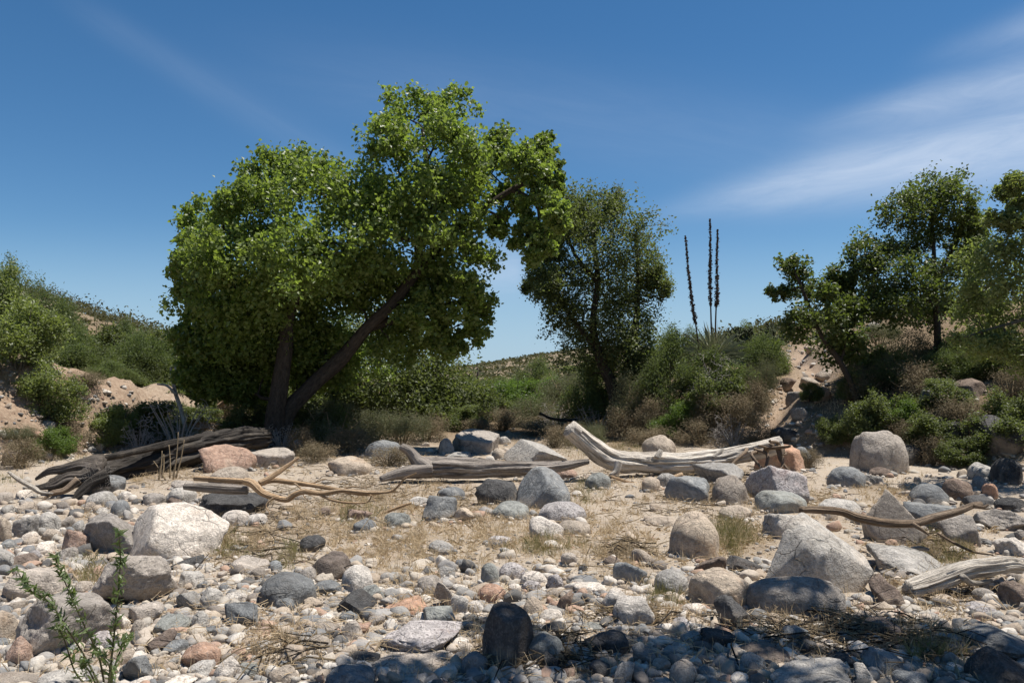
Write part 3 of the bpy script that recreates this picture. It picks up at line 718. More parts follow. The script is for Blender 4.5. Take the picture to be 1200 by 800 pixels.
 ((1008,757,1060,792),'B','m','dark blue boulder below the brown-grey wedge-shaped rock'),
 ((1108,726,1216,774),'B','f','large blue-grey dappled slab at the right edge',1.4),
 ((1128,756,1216,815),'D','m','blue-black boulder in the lower right corner'),
 ((1044,784,1087,812),'B','r','grey-blue cobble on the bottom edge right of the dark blue boulder'),
 ((1000,775,1027,806),'G','a','thin upright sliver of grey stone on the bottom edge'),
 ((1130,770,1144,778),'W','r','tiny white cobble in front of the blue-black corner boulder'),
 ((1106,775,1131,788),'W','m','pale cobble left of the tiny white cobble'),
 ((1016,704,1052,722),'T','f','flat tan rock above the brown-grey wedge-shaped rock'),
 ((1168,720,1198,735),'T','m','cream rock behind the large dappled slab'),
 ((1054,768,1082,786),'V','m','greenish cobble right of the dark blue foreground boulder'),
 ((966,762,1004,784),'D','m','black cobble above the pale faceted bottom slab'),
 ((1186,620,1206,632),'L','m','grey rock at the right edge behind the whitish slab'),
 ((1080,458,1119,484),'B','c','grey boulder on the shaded right slope, upper one'),
 ((1072,484,1100,502),'T','m','pale oblong boulder on the right slope below the upper grey one'),
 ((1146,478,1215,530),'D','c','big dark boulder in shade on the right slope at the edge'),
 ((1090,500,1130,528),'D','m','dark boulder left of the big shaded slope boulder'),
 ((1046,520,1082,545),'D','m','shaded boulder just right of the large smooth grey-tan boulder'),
 ((1110,444,1150,470),'R','m','brown boulder high on the right slope under the ash tree'),
 ((806,464,852,488),'D','c','dark grey boulder on the slope below the dead flower stalks'),
 ((812,468,842,481),'L','f','long grey stone lying on the slope below the sotol'),
 ((846,452,876,476),'R','c','reddish brown rock right of the dark grey slope boulder'),
 ((905,496,938,516),'D','m','shadowed boulder at the foot of the stony chute'),
 ((943,404,958,413),'T','f','pale flat rock at the top of the stony chute'),
 ((935,440,962,456),'T','c','tan rock halfway up the stony chute'),
 ((952,430,974,444),'T','c','cream rock on the right of the upper chute'),
 ((922,456,944,474),'L','c','grey-tan rock on the left of the chute'),
 ((948,452,972,468),'P','f','pinkish flat rock in the middle of the chute'),
 ((928,476,950,492),'T','c','tan angular rock low in the chute'),
 ((912,440,932,456),'R','c','brown rock beside the upper left of the chute'),
 ((1012,376,1030,388),'W','m','pale rock on the skyline left of the ash tree'),
 ((24,500,46,514),'P','c','pink-tan rock stuck in the cut bank face'),
 ((44,492,66,506),'T','c','tan rock in the cut bank right of the pink-tan one'),
 ((2,528,26,546),'R','c','brown rock at the foot of the cut bank by the left edge'),
 ((66,512,84,524),'P','c','reddish rock low in the cut bank'),
 ((108,516,124,527),'T','c','pale rock in the cut bank just above the blackened trunk'),
 ((62,478,84,490),'L','c','grey-tan rock high in the cut bank'),
]
def _sunk(x): return x
for e in RL:
    b, m, k, lab = e[:4]
    w = b[2]-b[0]
    nm, ct = ('boulder', 'boulder') if w > 44 else ('rock', 'rock') if w > 26 else ('cobble', 'cobble')
    add_rock(b, m, k, lab, nm, ct, 'stones of the dry wash', e[4] if len(e) > 4 else 1.05)

def bgrp(): pass
# further cobbles, each on its own free spot of ground
taken = [(r[5], r[6], r[7]) for r in ROCKS]
NH = len(ROCKS)
def dens(px, py):
    w = 0.11*np.ones_like(px)
    w = np.maximum(w, sstep(640, 690, py)*.9)
    w = np.maximum(w, ((px < 230)*sstep(560, 600, py))*1.0)
    w = np.maximum(w, .45*(px > 940)*(px < 1010)*sstep(560, 600, py))
    w = np.maximum(w, .5*(px > 1040)*(py > 540)*(py < 600))
    w = np.maximum(w, .25*(py > 500)*(py < 560)*(px > 380)*(px < 700))
    return np.where((py > 540) & (py < 650) & (px > 660) & (px < 770), .03, w)
kinds = dict(W='white', G='light grey', L='grey-tan', B='blue-grey', T='tan', P='pinkish', V='greenish grey', R='brown', S='speckled', D='dark')
short = lambda s: s.split(',')[0]
rg = np.random.default_rng(11)
free = []
labels_used = set(e[3] for e in RL)
tries = 0
XY = npn(*[t for t in taken])
def free_spot(x, y, r):
    return not (((XY[:, 0]-x)**2 + (XY[:, 1]-y)**2) < (XY[:, 2]*.9 + r)**2).any()
cand = np.stack([rg.uniform(0, 1200, 6000), 505 + 300*rg.uniform(0, 1, 6000)**.8], -1)
cand = cand[rg.uniform(0, 1, 6000) < dens(cand[:, 0], cand[:, 1])]
cg = ground(cand[:, 0], cand[:, 1])
order = ['just left of', 'just right of', 'in front of', 'behind']
for (px, py), g in zip(cand, cg):
    if len(ROCKS) >= 299: break
    w = rg.uniform(13, 23)*(.6+.4*sstep(520, 700, py))
    r = w*g[1]/FPX/2
    if not free_spot(g[0], g[1]+r*.8, r): continue
    m = rg.choice(list('WWGGGLLLLBTTTTPVRSS'))
    ds = sorted(((math.hypot(px-q[1], (py-q[2])*1.3), i) for i, q in enumerate(ROCKS[:NH])))
    lab = None
    for d_, i in ds[:6]:
        q = ROCKS[i]; dx, dy = px-q[1], py-q[2]
        rel = ('left of' if dx < 0 else 'right of') if abs(dx) > abs(dy)*1.2 else ('above' if dy < 0 else 'below')
        anchor = short(q[0]['label'])
        aw = anchor.split()
        l = f"small {kinds[m]} cobble {rel} the {anchor}"
        if len(l.split()) <= 16 and (rel, i) not in labels_used:
            lab = l; labels_used.add((rel, i)); break
    if lab is None: continue
    h = w*rg.uniform(.5, .75)
    add_rock((int(px-w/2), int(py-h), int(px+w/2)+1, int(py)), m, rg.choice(list('rmmaacf')), lab, 'cobble', 'cobble', 'stones of the dry wash', seed=int(rg.integers(1e6)))
    XY = np.concatenate([XY, [[g[0], g[1]+r, r]]])

# gravel: nobody could count it
protos = [(rock_shape(k, 900+i, 3 if i % 2 else 2)) for i, k in enumerate('fmcfmcafcmcf')]
protos1 = [(rock_shape(k, 950+i, 1)) for i, k in enumerate('rmcmmcaf')]
def scatter_stones(n, wr, prot, seed, densf, y0=500, skip=True, pw=.75, ex=2.2):
    rg = np.random.default_rng(seed)
    px = rg.uniform(-60, 1260, n*4); py = y0 + (815-y0)*rg.uniform(0, 1, n*4)**pw
    k = rg.uniform(0, 1, n*4) < densf(px, py); px, py = px[k][:n], py[k][:n]
    g = ground(px, py)
    Vs, Fs, nv = [], [], 0
    for i in range(len(px)):
        w = (wr[0] + (wr[1]-wr[0])*rg.uniform()**ex)*(.55+.45*min(1, max(0, (py[i]-520)/180)))
        r = w*g[i, 1]/FPX/2
        if r > .2: continue
        if skip and not free_spot(g[i, 0], g[i, 1], r*.3): continue
        V, F = prot[rg.integers(len(prot))]
        a = rg.uniform(0, 2*PI); ca, sa = math.cos(a), math.sin(a)
        s = npn(r, r*rg.uniform(.6, 1), r*rg.uniform(.45, .8))
        tl = rg.normal(0, .25)
        P = V*s; P = P @ npn((1, 0, 0), (0, math.cos(tl), math.sin(tl)), (0, -math.sin(tl), math.cos(tl))) @ npn((ca, sa, 0), (-sa, ca, 0), (0, 0, 1))
        Vs.append(P + g[i] + npn(0, 0, s[2]*rg.uniform(-.2, .4))); Fs.append(F+nv); nv += len(V)
    return np.concatenate(Vs), np.concatenate(Fs)
V1, F1 = scatter_stones(5200, (8, 28), protos, 5, dens, ex=1.6)
V2, F2 = scatter_stones(8500, (3, 10), protos1, 6, lambda a, b: np.maximum(dens(a, b), .45), pw=.85)
V4, F4 = scatter_stones(12000, (1.2, 4.5), protos1, 7, lambda a, b: np.maximum(dens(a, b), .95), pw=.8)
# stones packed against the feet of the larger rocks
def skirts():
    rg = np.random.default_rng(19); Vs, Fs, nv = [], [], 0
    for q in ROCKS:
        cx, cy, rad = q[5], q[6], q[7]
        if rad < .07 or cy > 20: continue
        for _ in range(int(10+rad*60)):
            a = rg.uniform(-PI, .25) if rg.uniform() < .85 else rg.uniform(0, PI)
            k = rg.uniform(.92, 1.3); x, y = cx+math.cos(a)*rad*k, cy+math.sin(a)*rad*k*.95
            r = rg.uniform(.008, .035)*(1+rg.uniform()**6*1.5)*(.6+cy*.05); V, F = (protos if r > .03 else protos1)[rg.integers(8)]
            b = rg.uniform(0, 2*PI); s = npn(r, r*rg.uniform(.6, 1), r*rg.uniform(.45, .8))
            P = (V*s) @ npn((math.cos(b), math.sin(b), 0), (-math.sin(b), math.cos(b), 0), (0, 0, 1)) + npn(x, y, float(H(x, y)) + s[2]*rg.uniform(0, .6))
            Vs.append(P); Fs.append(F+nv); nv += len(V)
    return np.concatenate(Vs), np.concatenate(Fs)
V5, F5 = skirts(); V4, F4 = np.concatenate([V4, V5]), np.concatenate([F4, F5+len(V4)])
gv = link_mesh('gravel', np.concatenate([V1, V2, V4]), np.concatenate([F1, F2+len(V1), F4+len(V1)+len(V2)]), M['gravel'])
tag(gv, 'mixed pale and grey gravel and small stones strewn over the wash', 'gravel', kind='stuff')
def bank_d(px, py):
    w = .95*(px < 175)*(py > 420)*(py < 545)
    u = np.abs(px-(930+ (py < 470)*(470-py)*.35)) < 34
    return np.maximum(w, np.where((py > 395) & (py < 530) & u, .95, .10*((px > 740) & (py > 420) & (py < 540))))
V3, F3 = scatter_stones(2600, (3, 17), protos, 15, bank_d, y0=395, pw=1.4)
gv = link_mesh('scree', V3, F3, RM['T'])
gv.data.materials.clear(); gv.data.materials.append(M['gravel'])
tag(gv, 'loose broken stones covering the cut bank and the slope chute', 'scree', kind='stuff')
# ------------------------------------------------------------------ tubes, logs
def tube(mb, P, r, n=8, wob=0, seed=0, cracks=0, cap=True, lump=0):
    """round bar along points P with radii r"""
    P = np.asarray(P, float); r = np.asarray(r, float)*np.ones(len(P))
    T = np.gradient(P, axis=0); T /= np.maximum(np.linalg.norm(T, axis=1), 1e-9)[:, None]
    up = npn(0, 0, 1) if abs(T[0, 2]) < .9 else npn(1, 0, 0)
    N = np.cross(T[0], up); N /= np.linalg.norm(N)
    Ns = [N]
    for i in range(1, len(P)):
        N = N - T[i]*(N @ T[i]); N /= max(np.linalg.norm(N), 1e-9); Ns.append(N)
    Ns = npn(*Ns); B = np.cross(T, Ns)
    a = np.linspace(0, 2*PI, n+1)[:-1]
    L = np.concatenate([[0], np.cumsum(np.linalg.norm(np.diff(P, axis=0), axis=1))])
    ca, sa = np.cos(a), np.sin(a)
    rr = np.repeat(r[:, None], n, 1)
    if wob or lump:
        q = np.stack([np.broadcast_to(ca, rr.shape)*1.0, np.broadcast_to(sa, rr.shape)*1.0, np.repeat(L[:, None], n, 1)], -1)
        q1 = q*npn(1.6, 1.6, 1.2) + seed*3.7; q2 = q*npn(6, 6, 1.1) + seed
        rr = rr*(1 + wob*fbm(q1, 3, seed) + wob*.9*fbm(q2, 4, seed+5, .6) - wob*.5*np.exp(-(np.abs(fbm(q*npn(4, 4, .6)+seed*2, 2, seed+2))/.05)**2))
        if lump: rr = rr*(1 + lump*fbm(q*npn(1.2, 1.2, 2.2)+seed*7, 2, seed+9))
    rg = np.random.default_rng(seed)
    for c in range(cracks):
        v0 = rg.uniform(0, 2*PI); w = rg.uniform(.06, .13); s0 = rg.uniform(-.2, .6)*L[-1]; s1 = s0 + rg.uniform(.4, .9)*L[-1]
        ang = v0 + .25*np.sin(L*1.7+c) + .12*np.sin(L*6.1+c)
        dd = (a[None, :]-ang[:, None]+PI) % (2*PI)-PI
        rr = rr*(1 - rg.uniform(.12, .28)*np.exp(-(dd/w)**2)*((L > s0) & (L < s1))[:, None])
    V = P[:, None, :] + Ns[:, None, :]*(rr*ca)[..., None] + B[:, None, :]*(rr*sa)[..., None]
    m = len(P)
    uv = np.stack([np.repeat(L[:, None], n, 1), np.broadcast_to(a/(2*PI), rr.shape)], -1).reshape(-1, 2)
    i = np.arange(m-1)[:, None]*n; j = np.arange(n)[None, :]; jn = (j+1) % n
    F = np.stack([i+j, i+jn, i+n+jn, i+n+j], -1).reshape(-1, 4)
    V = V.reshape(-1, 3)
    tris = np.zeros((0, 3), int)
    if cap:
        V = np.concatenate([V, [P[0]-T[0]*r[0]*.15, P[-1]+T[-1]*r[-1]*.3]]); uv = np.concatenate([uv, [[0, .5], [L[-1], .5]]])
        j = np.arange(n); k = m*n
        tris = np.concatenate([np.stack([(j+1) % n, j, np.full(n, k)], -1), np.stack([(m-1)*n+j, (m-1)*n+(j+1) % n, np.full(n, k+1)], -1)])
    mb.add(V, [F, tris], uv)
def curve(P, n):
    """Catmull-Rom through P (k,d)"""
    P = np.asarray(P, float); k = len(P)
    Q = np.concatenate([[2*P[0]-P[1]], P, [2*P[-1]-P[-2]]])
    out = []
    for i in range(k-1):
        t = np.linspace(0, 1, n+1)[:-1 if i < k-2 else None][:, None]
        a, b, c, d = Q[i:i+4]
        out.append(.5*((2*b) + (c-a)*t + (2*a-5*b+4*c-d)*t*t + (3*b-a-3*c+d)*t**3))
    return np.concatenate(out)
def pxpath(pts, d0, d1=None, n=14):
    """pts: (px, py, radius px[, extra distance m]) at distances d0..d1 -> points and radii in metres"""
    pts = [tuple(p)+(0,)*(4-len(p)) for p in pts]
    q = npn(*pts); d = np.linspace(d0, d1 or d0, len(q)) + q[:, 3]
    W = np.concatenate([at(q[:, 0], q[:, 1], d), (q[:, 2]*d/FPX)[:, None]], -1)
    W = curve(W, n)
    return W[:, :3], np.maximum(W[:, 3], .002)
def log_part(name, pts, d0, d1, m, parent=None, wob=.12, cracks=3, seed=1, n=40, lump=0, origin=None, seg=14):
    P, r = pxpath(pts, d0, d1, seg)
    mb = MB(); tube(mb, P, r, n, wob, seed, cracks, True, lump)
    return mb, P
def log(name, label, cat, pts, d0, d1, m, parts=(), **k):
    mb, P = log_part(name, pts, d0, d1, m, **k)
    lo = P.mean(0); lo[2] = P[:, 2].min()
    if not parts:
        o = mb.build(name, m, None, lo); o.location = lo; return tag(o, label, cat)
    e = empty(name, lo, label, cat)
    mb.build('trunk', m, e, lo)
    for (pn, pp, a, b, pm, kk) in parts:
        q, _ = log_part(pn, pp, a, b, pm, **kk); q.build(pn, pm, e, lo)
    return e

dA = g1(760, 560)[1]
log('fallen_log', 'bleached fallen log with a raised bent end lying across the wash', 'fallen log',
    [(668, 502, 10), (676, 509, 10), (690, 521, 11), (710, 535, 12.5), (728, 541, 12.8), (750, 542, 11.6), (775, 542.5, 12.6), (800, 543, 11.8), (825, 539, 12), (850, 536, 10.6), (885, 528, 10.6), (915, 521, 9.6)], dA, dA+.7, M['wood'], wob=.2, cracks=7, seed=3, lump=.14, n=64,
    parts=[('branch_stub', [(770, 536, 3.4), (773, 530, 2.8), (774, 527, 2.2)], dA+.15, dA+.2, M['wood'], dict(wob=.35, cracks=1, seed=91, n=14, lump=.2)),
           ('branch_stub', [(835, 536, 3), (843, 530, 2.4), (847, 526, 1.6)], dA+.4, dA+.5, M['wood'], dict(wob=.35, cracks=1, seed=93, n=12, lump=.2)),
           ('branch_stub', [(725, 541, 5), (722, 552, 4), (716, 556, 2)], dA-.2, dA-.3, M['wood'], dict(wob=.2, cracks=0, seed=4, n=12)),
           ('root', [(898.0, 528.4, 3.4), (901.0, 525.1, 2.0), (923.9, 523.1, 1.5), (924.3, 521.8, 0.7)], dA+0.39, dA-0.45, M['brownwood'], dict(wob=.3, cracks=0, seed=400, n=8)),
           ('root', [(875.1, 525.7, 2.2), (872.4, 530.3, 2.0), (858.6, 543.1, 1.5), (859.1, 547.5, 0.7)], dA+0.46, dA-0.19, M['brownwood'], dict(wob=.3, cracks=0, seed=401, n=8)),
           ('root', [(904.3, 521.7, 2.2), (904.7, 521.2, 2.0), (920.5, 530.7, 1.5), (916.9, 532.9, 0.7)], dA+0.46, dA-0.14, M['brownwood'], dict(wob=.3, cracks=0, seed=402, n=8)),
           ('root', [(913.3, 526.4, 3.4), (915.3, 539.2, 2.0), (924.5, 550.9, 1.5), (930.5, 557.0, 0.7)], dA+0.21, dA-0.21, M['brownwood'], dict(wob=.3, cracks=0, seed=403, n=8)),
           ('root', [(912.1, 523.6, 3.4), (911.2, 518.6, 2.0), (902.4, 517.1, 1.5), (902.7, 515.5, 0.7)], dA+0.45, dA-0.24, M['brownwood'], dict(wob=.3, cracks=0, seed=404, n=8)),
           ('root', [(884.2, 525.8, 2.2), (899.1, 532.8, 2.0), (897.3, 550.9, 1.5), (903.5, 557.2, 0.7)], dA+0.36, dA-0.21, M['brownwood'], dict(wob=.3, cracks=0, seed=405, n=8)),
           ('root', [(886.9, 529.4, 2.2), (880.8, 532.8, 2.0), (891.3, 547.8, 1.5), (886.8, 552.4, 0.7)], dA+0.34, dA-0.26, M['brownwood'], dict(wob=.3, cracks=0, seed=406, n=8)),
           ('root', [(910.2, 523.5, 2.8), (916.2, 525.9, 2.0), (916.9, 544.9, 1.5), (910.8, 550.3, 0.7)], dA+0.23, dA-0.17, M['brownwood'], dict(wob=.3, cracks=0, seed=407, n=8)),
           ('root', [(897.5, 530.2, 2.8), (896.9, 524.7, 2.0), (895.1, 523.3, 1.5), (888.7, 521.6, 0.7)], dA+0.39, dA-0.36, M['brownwood'], dict(wob=.3, cracks=0, seed=408, n=8)),
           ('branch_stub', [(800, 556, 3), (770, 566, 2.6), (742, 566, 2), (716, 558, 1.6)], dA-.35, dA-.5, M['tanwood'], dict(wob=.2, cracks=0, seed=5, n=10))])
dB = g1(560, 566)[1]
log('fallen_log', 'grey split log with a forked end behind the big blue-grey boulder', 'fallen log',
    [(484, 546, 12), (510, 548, 11.5), (560, 549, 10.5), (610, 549, 9), (650, 547, 6.5), (690, 540, 3)], dB, dB+.4, M['greywood'], wob=.2, cracks=8, seed=13, lump=.15, n=56,
    parts=[('fork', [(500, 549, 11), (489, 540, 8), (480, 529, 6), (470, 523, 4.5)], dB-.02, dB-.1, M['greywood'], dict(wob=.2, cracks=2, seed=14, n=24)),
           ('fork', [(505, 550, 10), (480, 552, 8), (462, 556, 6), (446, 561, 3.5)], dB-.05, dB-.4, M['greywood'], dict(wob=.2, cracks=2, seed=15, n=24))])
dC = g1(120, 578)[1]
log('fallen_log', 'blackened fallen trunk with a torn grey root end along the left bank', 'fallen log',
    [(62, 568, 8), (85, 561, 12), (115, 554, 15), (150, 547, 17), (190, 537, 17), (235, 525, 16), (280, 515, 13), (312, 511, 10)], dC, dC+5.2, M['darkwood'], wob=.26, cracks=9, seed=23, n=90, seg=40, lump=.12,
    parts=[('root', [(120, 546, 11), (98, 544, 8), (76, 549, 6), (58, 552, 4.5), (42, 561, 2)], dC-.1, dC-.2, M['darkgrey'], dict(wob=.5, cracks=3, seed=24, n=40, lump=.35)),
           ('root', [(118, 554, 10), (98, 560, 8), (80, 560, 6), (64, 568, 4.5), (40, 572, 2)], dC-.2, dC-.5, M['darkgrey'], dict(wob=.5, cracks=3, seed=25, n=40, lump=.35)),
           ('root', [(126, 560, 10), (108, 566, 7), (94, 576, 5), (86, 585, 2)], dC-.3, dC-.7, M['darkwood'], dict(wob=.5, cracks=2, seed=26, n=30, lump=.3)),
           ('root', [(92, 562, 5), (76, 574, 3.4), (60, 578, 2.4), (50, 586, 1)], dC-.4, dC-.7, M['brownwood'], dict(wob=.5, cracks=1, seed=29, n=16, lump=.3)),
           ('bark_ridge', [(100, 541, 3), (150, 531, 4), (210, 517, 4), (270, 505, 2)], dC+.1, dC+4.6, M['darkwood'], dict(wob=.4, cracks=1, seed=27, n=16))])
dD = g1(330, 606)[1]
log('branched_limb', 'barkless golden tan limb with long forked arms lying on the grass', 'dead limb',
    [(286, 563, 3.80), (296, 566, 4.41), (308, 577, 3.80), (321, 582, 3.34), (336, 585, 3.19), (346, 579, 2.89), (358, 576, 2.74), (378, 578, 2.58), (400, 575, 2.28), (430, 577, 1.98), (456, 576, 1.67), (466, 570, 1.29), (474, 561, 1.06), (488, 554, 0.68)], dD, dD-.2, M['tanwood'], wob=.3, cracks=3, seed=33, n=24, lump=.2,
    parts=[('arm', [(300, 569, 3.04), (318, 563, 2.74), (340, 565, 2.58), (370, 569, 2.43), (398, 574, 2.28), (425, 579, 1.82), (445, 578, 1.06)], dD+.25, dD+.5, M['tanwood'], dict(wob=.3, cracks=1, seed=34, n=16, lump=.2)),
           ('arm', [(304, 566, 3.04), (320, 557, 2.74), (333, 548, 2.28), (350, 536, 1.22)], dD+.02, dD+.3, M['tanwood'], dict(wob=.3, cracks=1, seed=35, n=16, lump=.2)),
           ('arm', [(372, 578, 1.67), (390, 586, 1.44), (412, 589, 1.22), (430, 588, 0.84), (436, 580, 0.61)], dD-.1, dD-.3, M['tanwood'], dict(wob=.15, cracks=0, seed=36, n=10)),
           ('twig', [(345, 566, 1.06), (352, 572, 0.84), (357, 582, 0.61), (366, 590, 0.30)], dD+.2, dD-.1, M['tanwood'], dict(wob=.2, cracks=0, seed=37, n=8)),
           ('twig', [(398, 575, 1.22), (412, 570, 0.91), (428, 571, 0.68), (442, 566, 0.38)], dD+.1, dD+.2, M['tanwood'], dict(wob=.2, cracks=0, seed=38, n=8)),
           ('twig', [(430, 577, 0.99), (440, 583, 0.76), (452, 584, 0.38)], dD, dD-.2, M['tanwood'], dict(wob=.2, cracks=0, seed=39, n=8)),
           ('twig', [(320, 583, 1.22), (312, 592, 0.99), (316, 602, 0.68), (311, 610, 0.38)], dD-.1, dD-.2, M['tanwood'], dict(wob=.2, cracks=0, seed=40, n=8)),
           ('twig', [(362, 568, 0.99), (378, 562, 0.76), (392, 563, 0.38)], dD+.4, dD+.5, M['tanwood'], dict(wob=.2, cracks=0, seed=41, n=8))])
log('plank', 'weathered grey split timber lying on the dark block', 'timber', [(216, 570, 3.5), (240, 571, 5.5), (270, 573, 5.5), (290, 574, 5)], dD+.1, dD+.05, M['greywood'], wob=.15, cracks=4, seed=43, n=24)
log('driftwood_stick', 'tan bark-stripped pole resting above the grey split timber', 'stick', [(228, 560, 3), (250, 561.5, 3.2), (286, 564, 3.6)], dD+.15, dD+.1, M['tanwood'], wob=.12, cracks=1, seed=44, n=14)
dE = 7.25
log('long_stick', 'long curved brown stick propped across the boulders on the right', 'stick',
    [(938, 597, 4), (960, 597, 4.6), (985, 599, 4.4), (1005, 606, 4.6), (1035, 612, 4.8), (1070, 613, 4.6), (1092, 607, 4.4), (1120, 600, 4), (1140, 592, 3.4), (1150, 590, 2.6)], dE, dE+.25, M['brownwood'], wob=.25, cracks=3, seed=53, n=24, lump=.15,
    parts=[('fork', [(1140, 592, 2.6), (1152, 594, 2), (1158, 591, 1.2)], dE+.2, dE+.2, M['brownwood'], dict(wob=.1, cracks=0, seed=54, n=8)),
           ('fork', [(1068, 613, 3), (1080, 620, 2), (1088, 626, 1)], dE+.05, dE, M['brownwood'], dict(wob=.1, cracks=0, seed=55, n=8))])
dF = g1(1085, 704)[1]
log('fallen_log', 'short pale cracked log with a rotten left end at the right edge', 'fallen log',
    [(1064, 690, 9), (1080, 686, 11), (1105, 677, 11.5), (1130, 668, 10.5), (1160, 664, 10), (1180, 661, 9.5), (1194, 663, 8)], dF, dF+.5, M['wood'], wob=.24, cracks=7, seed=63, n=60, lump=.15,
    parts=[('branch_stub', [(1128, 676, 4), (1140, 683, 3), (1162, 680, 2)], dF+.1, dF+.3, M['wood'], dict(wob=.2, cracks=0, seed=64, n=12))])
dG = g1(46, 584)[1]
log('driftwood_stick', 'thin bleached stick slanting at the far left', 'stick', [(10, 553, 1.6), (22, 562, 2.6), (40, 572, 2.8), (48, 577, 2), (62, 578, 1)], dG, dG-.1, M['wood'], wob=.15, cracks=1, seed=73, n=12)
dH = g1(450, 604)[1]
log('driftwood_stick', 'thin tan stick pointing up from the dry grass', 'stick', [(434, 609, 1.6), (452, 600, 1.8), (470, 593, 1.8), (482, 589, 1.2)], dH, dH+.1, M['tanwood'], wob=.1, cracks=0, seed=74, n=10)
dI = g1(1085, 652)[1]
log('driftwood_stick', 'short chalk-white stick end on the coarse granite boulder', 'stick', [(1068, 643, 2.2), (1078, 642, 2.6), (1088, 644, 2.2)], dI-.15, dI-.15, M['wood'], wob=.1, cracks=1, seed=75, n=12)
log('driftwood_stick', 'thin dark fallen twig running down to the pale log', 'stick', [(1098, 624, 1.2), (1118, 636, 1.5), (1140, 646, 1.4), (1164, 650, .8)], dI, dI-.2, M['brownwood'], wob=.1, cracks=0, seed=76, n=8)
dJ = g1(1015, 754)[1]
log('driftwood_stick', 'thin pale twig on the shaded soil of the right foreground', 'stick', [(996, 753, 1), (1022, 751, 1.3), (1050, 750, 1)], dJ, dJ, M['tanwood'], wob=.1, cracks=0, seed=77, n=8)
dK = g1(640, 786)[1]
log('driftwood_stick', 'crooked pale twig in front of the tall dark boulder', 'stick', [(578, 790, 1.4), (600, 783, 1.8), (622, 779, 1.8), (636, 772, 1.4), (650, 768, .8)], dK-.05, dK, M['brownwood'], wob=.1, cracks=0, seed=78, n=8)
# ------------------------------------------------------------------ plants
def leaves(mb, Cn, L, rg, wid=.55, up=.35, asp=1.0, fold=.12, dirs=None):
    """one four-sided leaf per centre"""
    n = len(Cn)
    nr = rg.normal(size=(n, 3)); nr[:, 2] = np.abs(nr[:, 2])*.8 + up*1.4; nr /= np.linalg.norm(nr, axis=1)[:, None]
    t = rg.normal(size=(n, 3)) if dirs is None else dirs + .35*rg.normal(size=(n, 3))
    t -= nr*(t*nr).sum(1)[:, None]; t /= np.linalg.norm(t, axis=1)[:, None]
    b = np.cross(nr, t); s = (L*rg.uniform(.45, 1.35, n))[:, None]
    V = np.stack([Cn-t*s*.5, Cn+b*s*wid*.5-t*s*.08 + nr*s*fold, Cn+t*s*.5, Cn-b*s*wid*.5-t*s*.08+nr*s*fold], 1).reshape(-1, 3)
    mb.add(V, np.arange(4*n).reshape(n, 4))

def clump_points(clusters, rg, nsub, nleaf, sd, shell=.45, flat=1.0):
    """clusters (c, r) -> sub-clump centres and leaf centres"""
    subs, lv = [], []
    for e in clusters:
        c, r = e[:2]; k = max(3, int(nsub*(e[2] if len(e) > 2 else 1)))
        d = rg.normal(size=(k, 3)); d /= np.linalg.norm(d, axis=1)[:, None]
        d = d*(shell + (1.02-shell)*rg.uniform(0, 1, k)**.6)[:, None]*r*(1+.18*rg.normal(size=(k, 1)))
        s = c + d; subs.append(s)
        m = rg.poisson(nleaf*rg.uniform(.35, 1.5, k))
        w = np.repeat(np.arange(k), m)
        q = rg.normal(size=(len(w), 3))*sd*r.mean()*npn(1, 1, flat)
        lv.append(s[w] + q)
    return np.concatenate(subs), np.concatenate(lv)

class Skel:
    def __init__(s): s.P = []; s.paths = []
    def limb(s, pts, r0, r1, n=10):
        Q = curve(pts, n); r = np.linspace(r0, r1, len(Q))
        s.paths.append((Q, r)); s.P.append(np.concatenate([Q, r[:, None]], 1)[2:])
    def grow(s, targets, rg, rmax=.05, rend=.006, bend=.12, every=1, droop=0):
        A = np.concatenate(s.P)
        root = A[0, :3]
        for t in sorted(targets[::every], key=lambda q: np.linalg.norm(q-root)):
            # prefer joints lower and nearer the root than the target
            d = np.linalg.norm(A[:, :3]-t, axis=1) + .35*np.maximum(A[:, 2]-t[2], 0) - .12*A[:, 3]*10
            k = d.argmin(); a = A[k, :3]; L = np.linalg.norm(t-a)
            if L < .03: continue
            ra = min(A[k, 3]*.75, rmax, .012+.028*L)
            n = 6; u = np.linspace(0, 1, n)[:, None]
            off = np.cumsum(rg.normal(size=(n, 3)), axis=0)*bend*L/n*1.6; off = off - u*off[-1]; off[0] = 0
            Q = a + (t-a)*u + off + npn(0, 0, 1)*(np.sin(u*PI)*L*(.08-droop))
            r = np.linspace(ra, rend, n)
            s.paths.append((Q, r)); A = np.concatenate([A, np.concatenate([Q[1:], r[1:, None]], 1)])
        s.P = [A]
    def build(s, name, m, parent, origin, n=6, wob=0.0, big=.06):
        mb = MB()
        for i, (Q, r) in enumerate(s.paths):
            nn = 14 if r[0] > big else n if r[0] > .02 else 4
            tube(mb, Q, r, nn, wob if r[0] > big else 0, i+1, 0, False)
        return mb.build(name, m, parent, origin)

def px_clusters(lst, d, rg, spread=1.0, yr=1.0):
    """(px, py, rx px, ry px[, dd]) -> (centre, radii)"""
    out = []
    for e in lst:
        dd = e[4] if len(e) > 4 else rg.uniform(-1, 1)*spread
        D = d + dd; c = at(e[0], e[1], D); rx, ry = e[2]*D/FPX, e[3]*D/FPX
        out.append((c, npn(rx, rx*yr, ry)))
    return out

